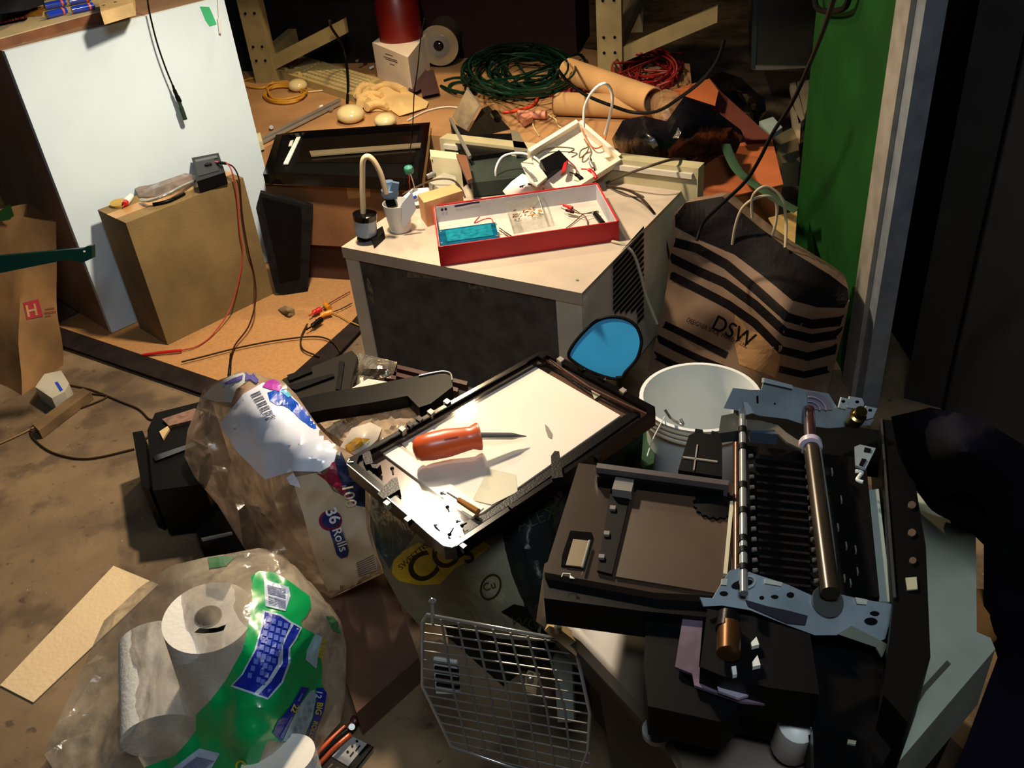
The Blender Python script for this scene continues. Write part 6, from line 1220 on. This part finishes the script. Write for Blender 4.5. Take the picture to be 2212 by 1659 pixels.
# motor block in front
pp_('pink_bracket', [(1478, 1314), (1520, 1318), (1510, 1440), (1548, 1470), (1640, 1500), (1760, 1510), (1758, 1530), (1600, 1515), (1500, 1480), (1495, 1455), (1458, 1440)], Z - .02, .004, mat('lilac_plate', (138, 118, 138), .4, .5, .3, 20), 0)
pp_('motor_block', [(1528, 1315), (1620, 1330), (1750, 1370), (1770, 1500), (1660, 1485), (1560, 1460), (1512, 1440)], Z + .01, .06, blk2, .004)
part('motor', cy(B(), P(1570, 1362, Z + .026), P(1574, 1330, Z + .026), .0135), blk, pr, 40)
part('copper_winding', cy(B(), P(1574, 1412, Z + .026), P(1575, 1352, Z + .026), .014), mat('copper_coil', (96, 62, 30), .35, .7), pr, 40)
for q in ([(1622, 1388), (1634, 1375), (1640, 1392), (1624, 1396)], [(1625, 1430), (1636, 1415), (1643, 1436), (1626, 1440)], [(1580, 1440), (1590, 1438), (1592, 1456), (1583, 1458)]): pp_('white_pin', q, Z + .018, .006, white, 0)
pp_('bright_plate', [(1548, 1478), (1606, 1480), (1620, 1500), (1596, 1508), (1552, 1492)], Z - .012, .004, mat('bright_lilac', (206, 198, 214), .3, .5), 0)
pp_('left_lower_block', [(1398, 1310), (1480, 1325), (1462, 1445), (1500, 1485), (1600, 1520), (1560, 1560), (1400, 1525), (1390, 1440)], Z - .03, .055, blk2, .006)
pp_('lower_housing', [(1520, 1300), (1930, 1380), (1935, 1600), (1880, 1700), (1770, 1700), (1740, 1560), (1600, 1530), (1500, 1500)], Z - .07, .05, mat('housing_black', (10, 10, 12), .45), .005)
pp_('lower_box', [(1755, 1560), (1880, 1600), (1890, 1700), (1760, 1700)], Z - .04, .03, blk, .004)
pp_('small_sticker', [(1832, 1597), (1850, 1600), (1848, 1608), (1830, 1605)], Z - .036, .003, mat('sticker', (170, 168, 140), .5), 0)
part('belt', tb(B(), [P(1695, 1470, Z), P(1730, 1485, Z - .005), P(1760, 1505, Z - .01)], .003), mat('blue_zinc', (84, 98, 112), .4, .5), pr, 50)
b = B(); lathe(b, P(1705, 1620, .46), V((0, -.2, 1)), [(.02, 0), (.024, .01), (.022, .07), (.012, .078)], 20); solo('white_bottle_stopper', b, white, 'white plastic knob below the printer at the lower edge', 'knob', smooth=40)
# ------------------------------------------------------------------ dark things on the right
b = pillow([(1925, 900, .75), (2010, 880, .8), (2110, 900, .8), (2210, 960, .75), (2320, 1100, .6), (2300, 1800, .2), (1990, 1800, .2), (2080, 1620, .25), (2155, 1420, .33), (2125, 1330, .4), (2125, 1160, .5), (2070, 1100, .52), (1980, 1060, .55), (1940, 980, .65)], [(2080, 990, .8), (2200, 1150, .65)], g=22, back=(.1, .12, -.2), amp=.03, sc=6, ramp=50)  # outline stretched past the cloth so the floor there reads dark
solo('coat_and_dark_floor', b, mat('cloth_and_floor_dark', (16, 12, 24), .9, var=.4, scale=5), 'dark purple black cloth behind the pet carrier, extended to darken the floor', 'cloth', smooth=40)
b = slab(B(), [(2178, 1355), (2215, 1395), (2260, 1480), (2190, 1600), (2166, 1580), (2146, 1500), (2150, 1440)], .25, .25); solo('wooden_board_end', bez(b, .003), mat('olive_board', (130, 108, 72), .7, var=.25), 'pale board end standing in the dark at the lower right edge', 'board')
b = slab(B(), [(2160, 900), (2240, 880), (2250, 1000), (2200, 1010)], .9, .02); b.free()
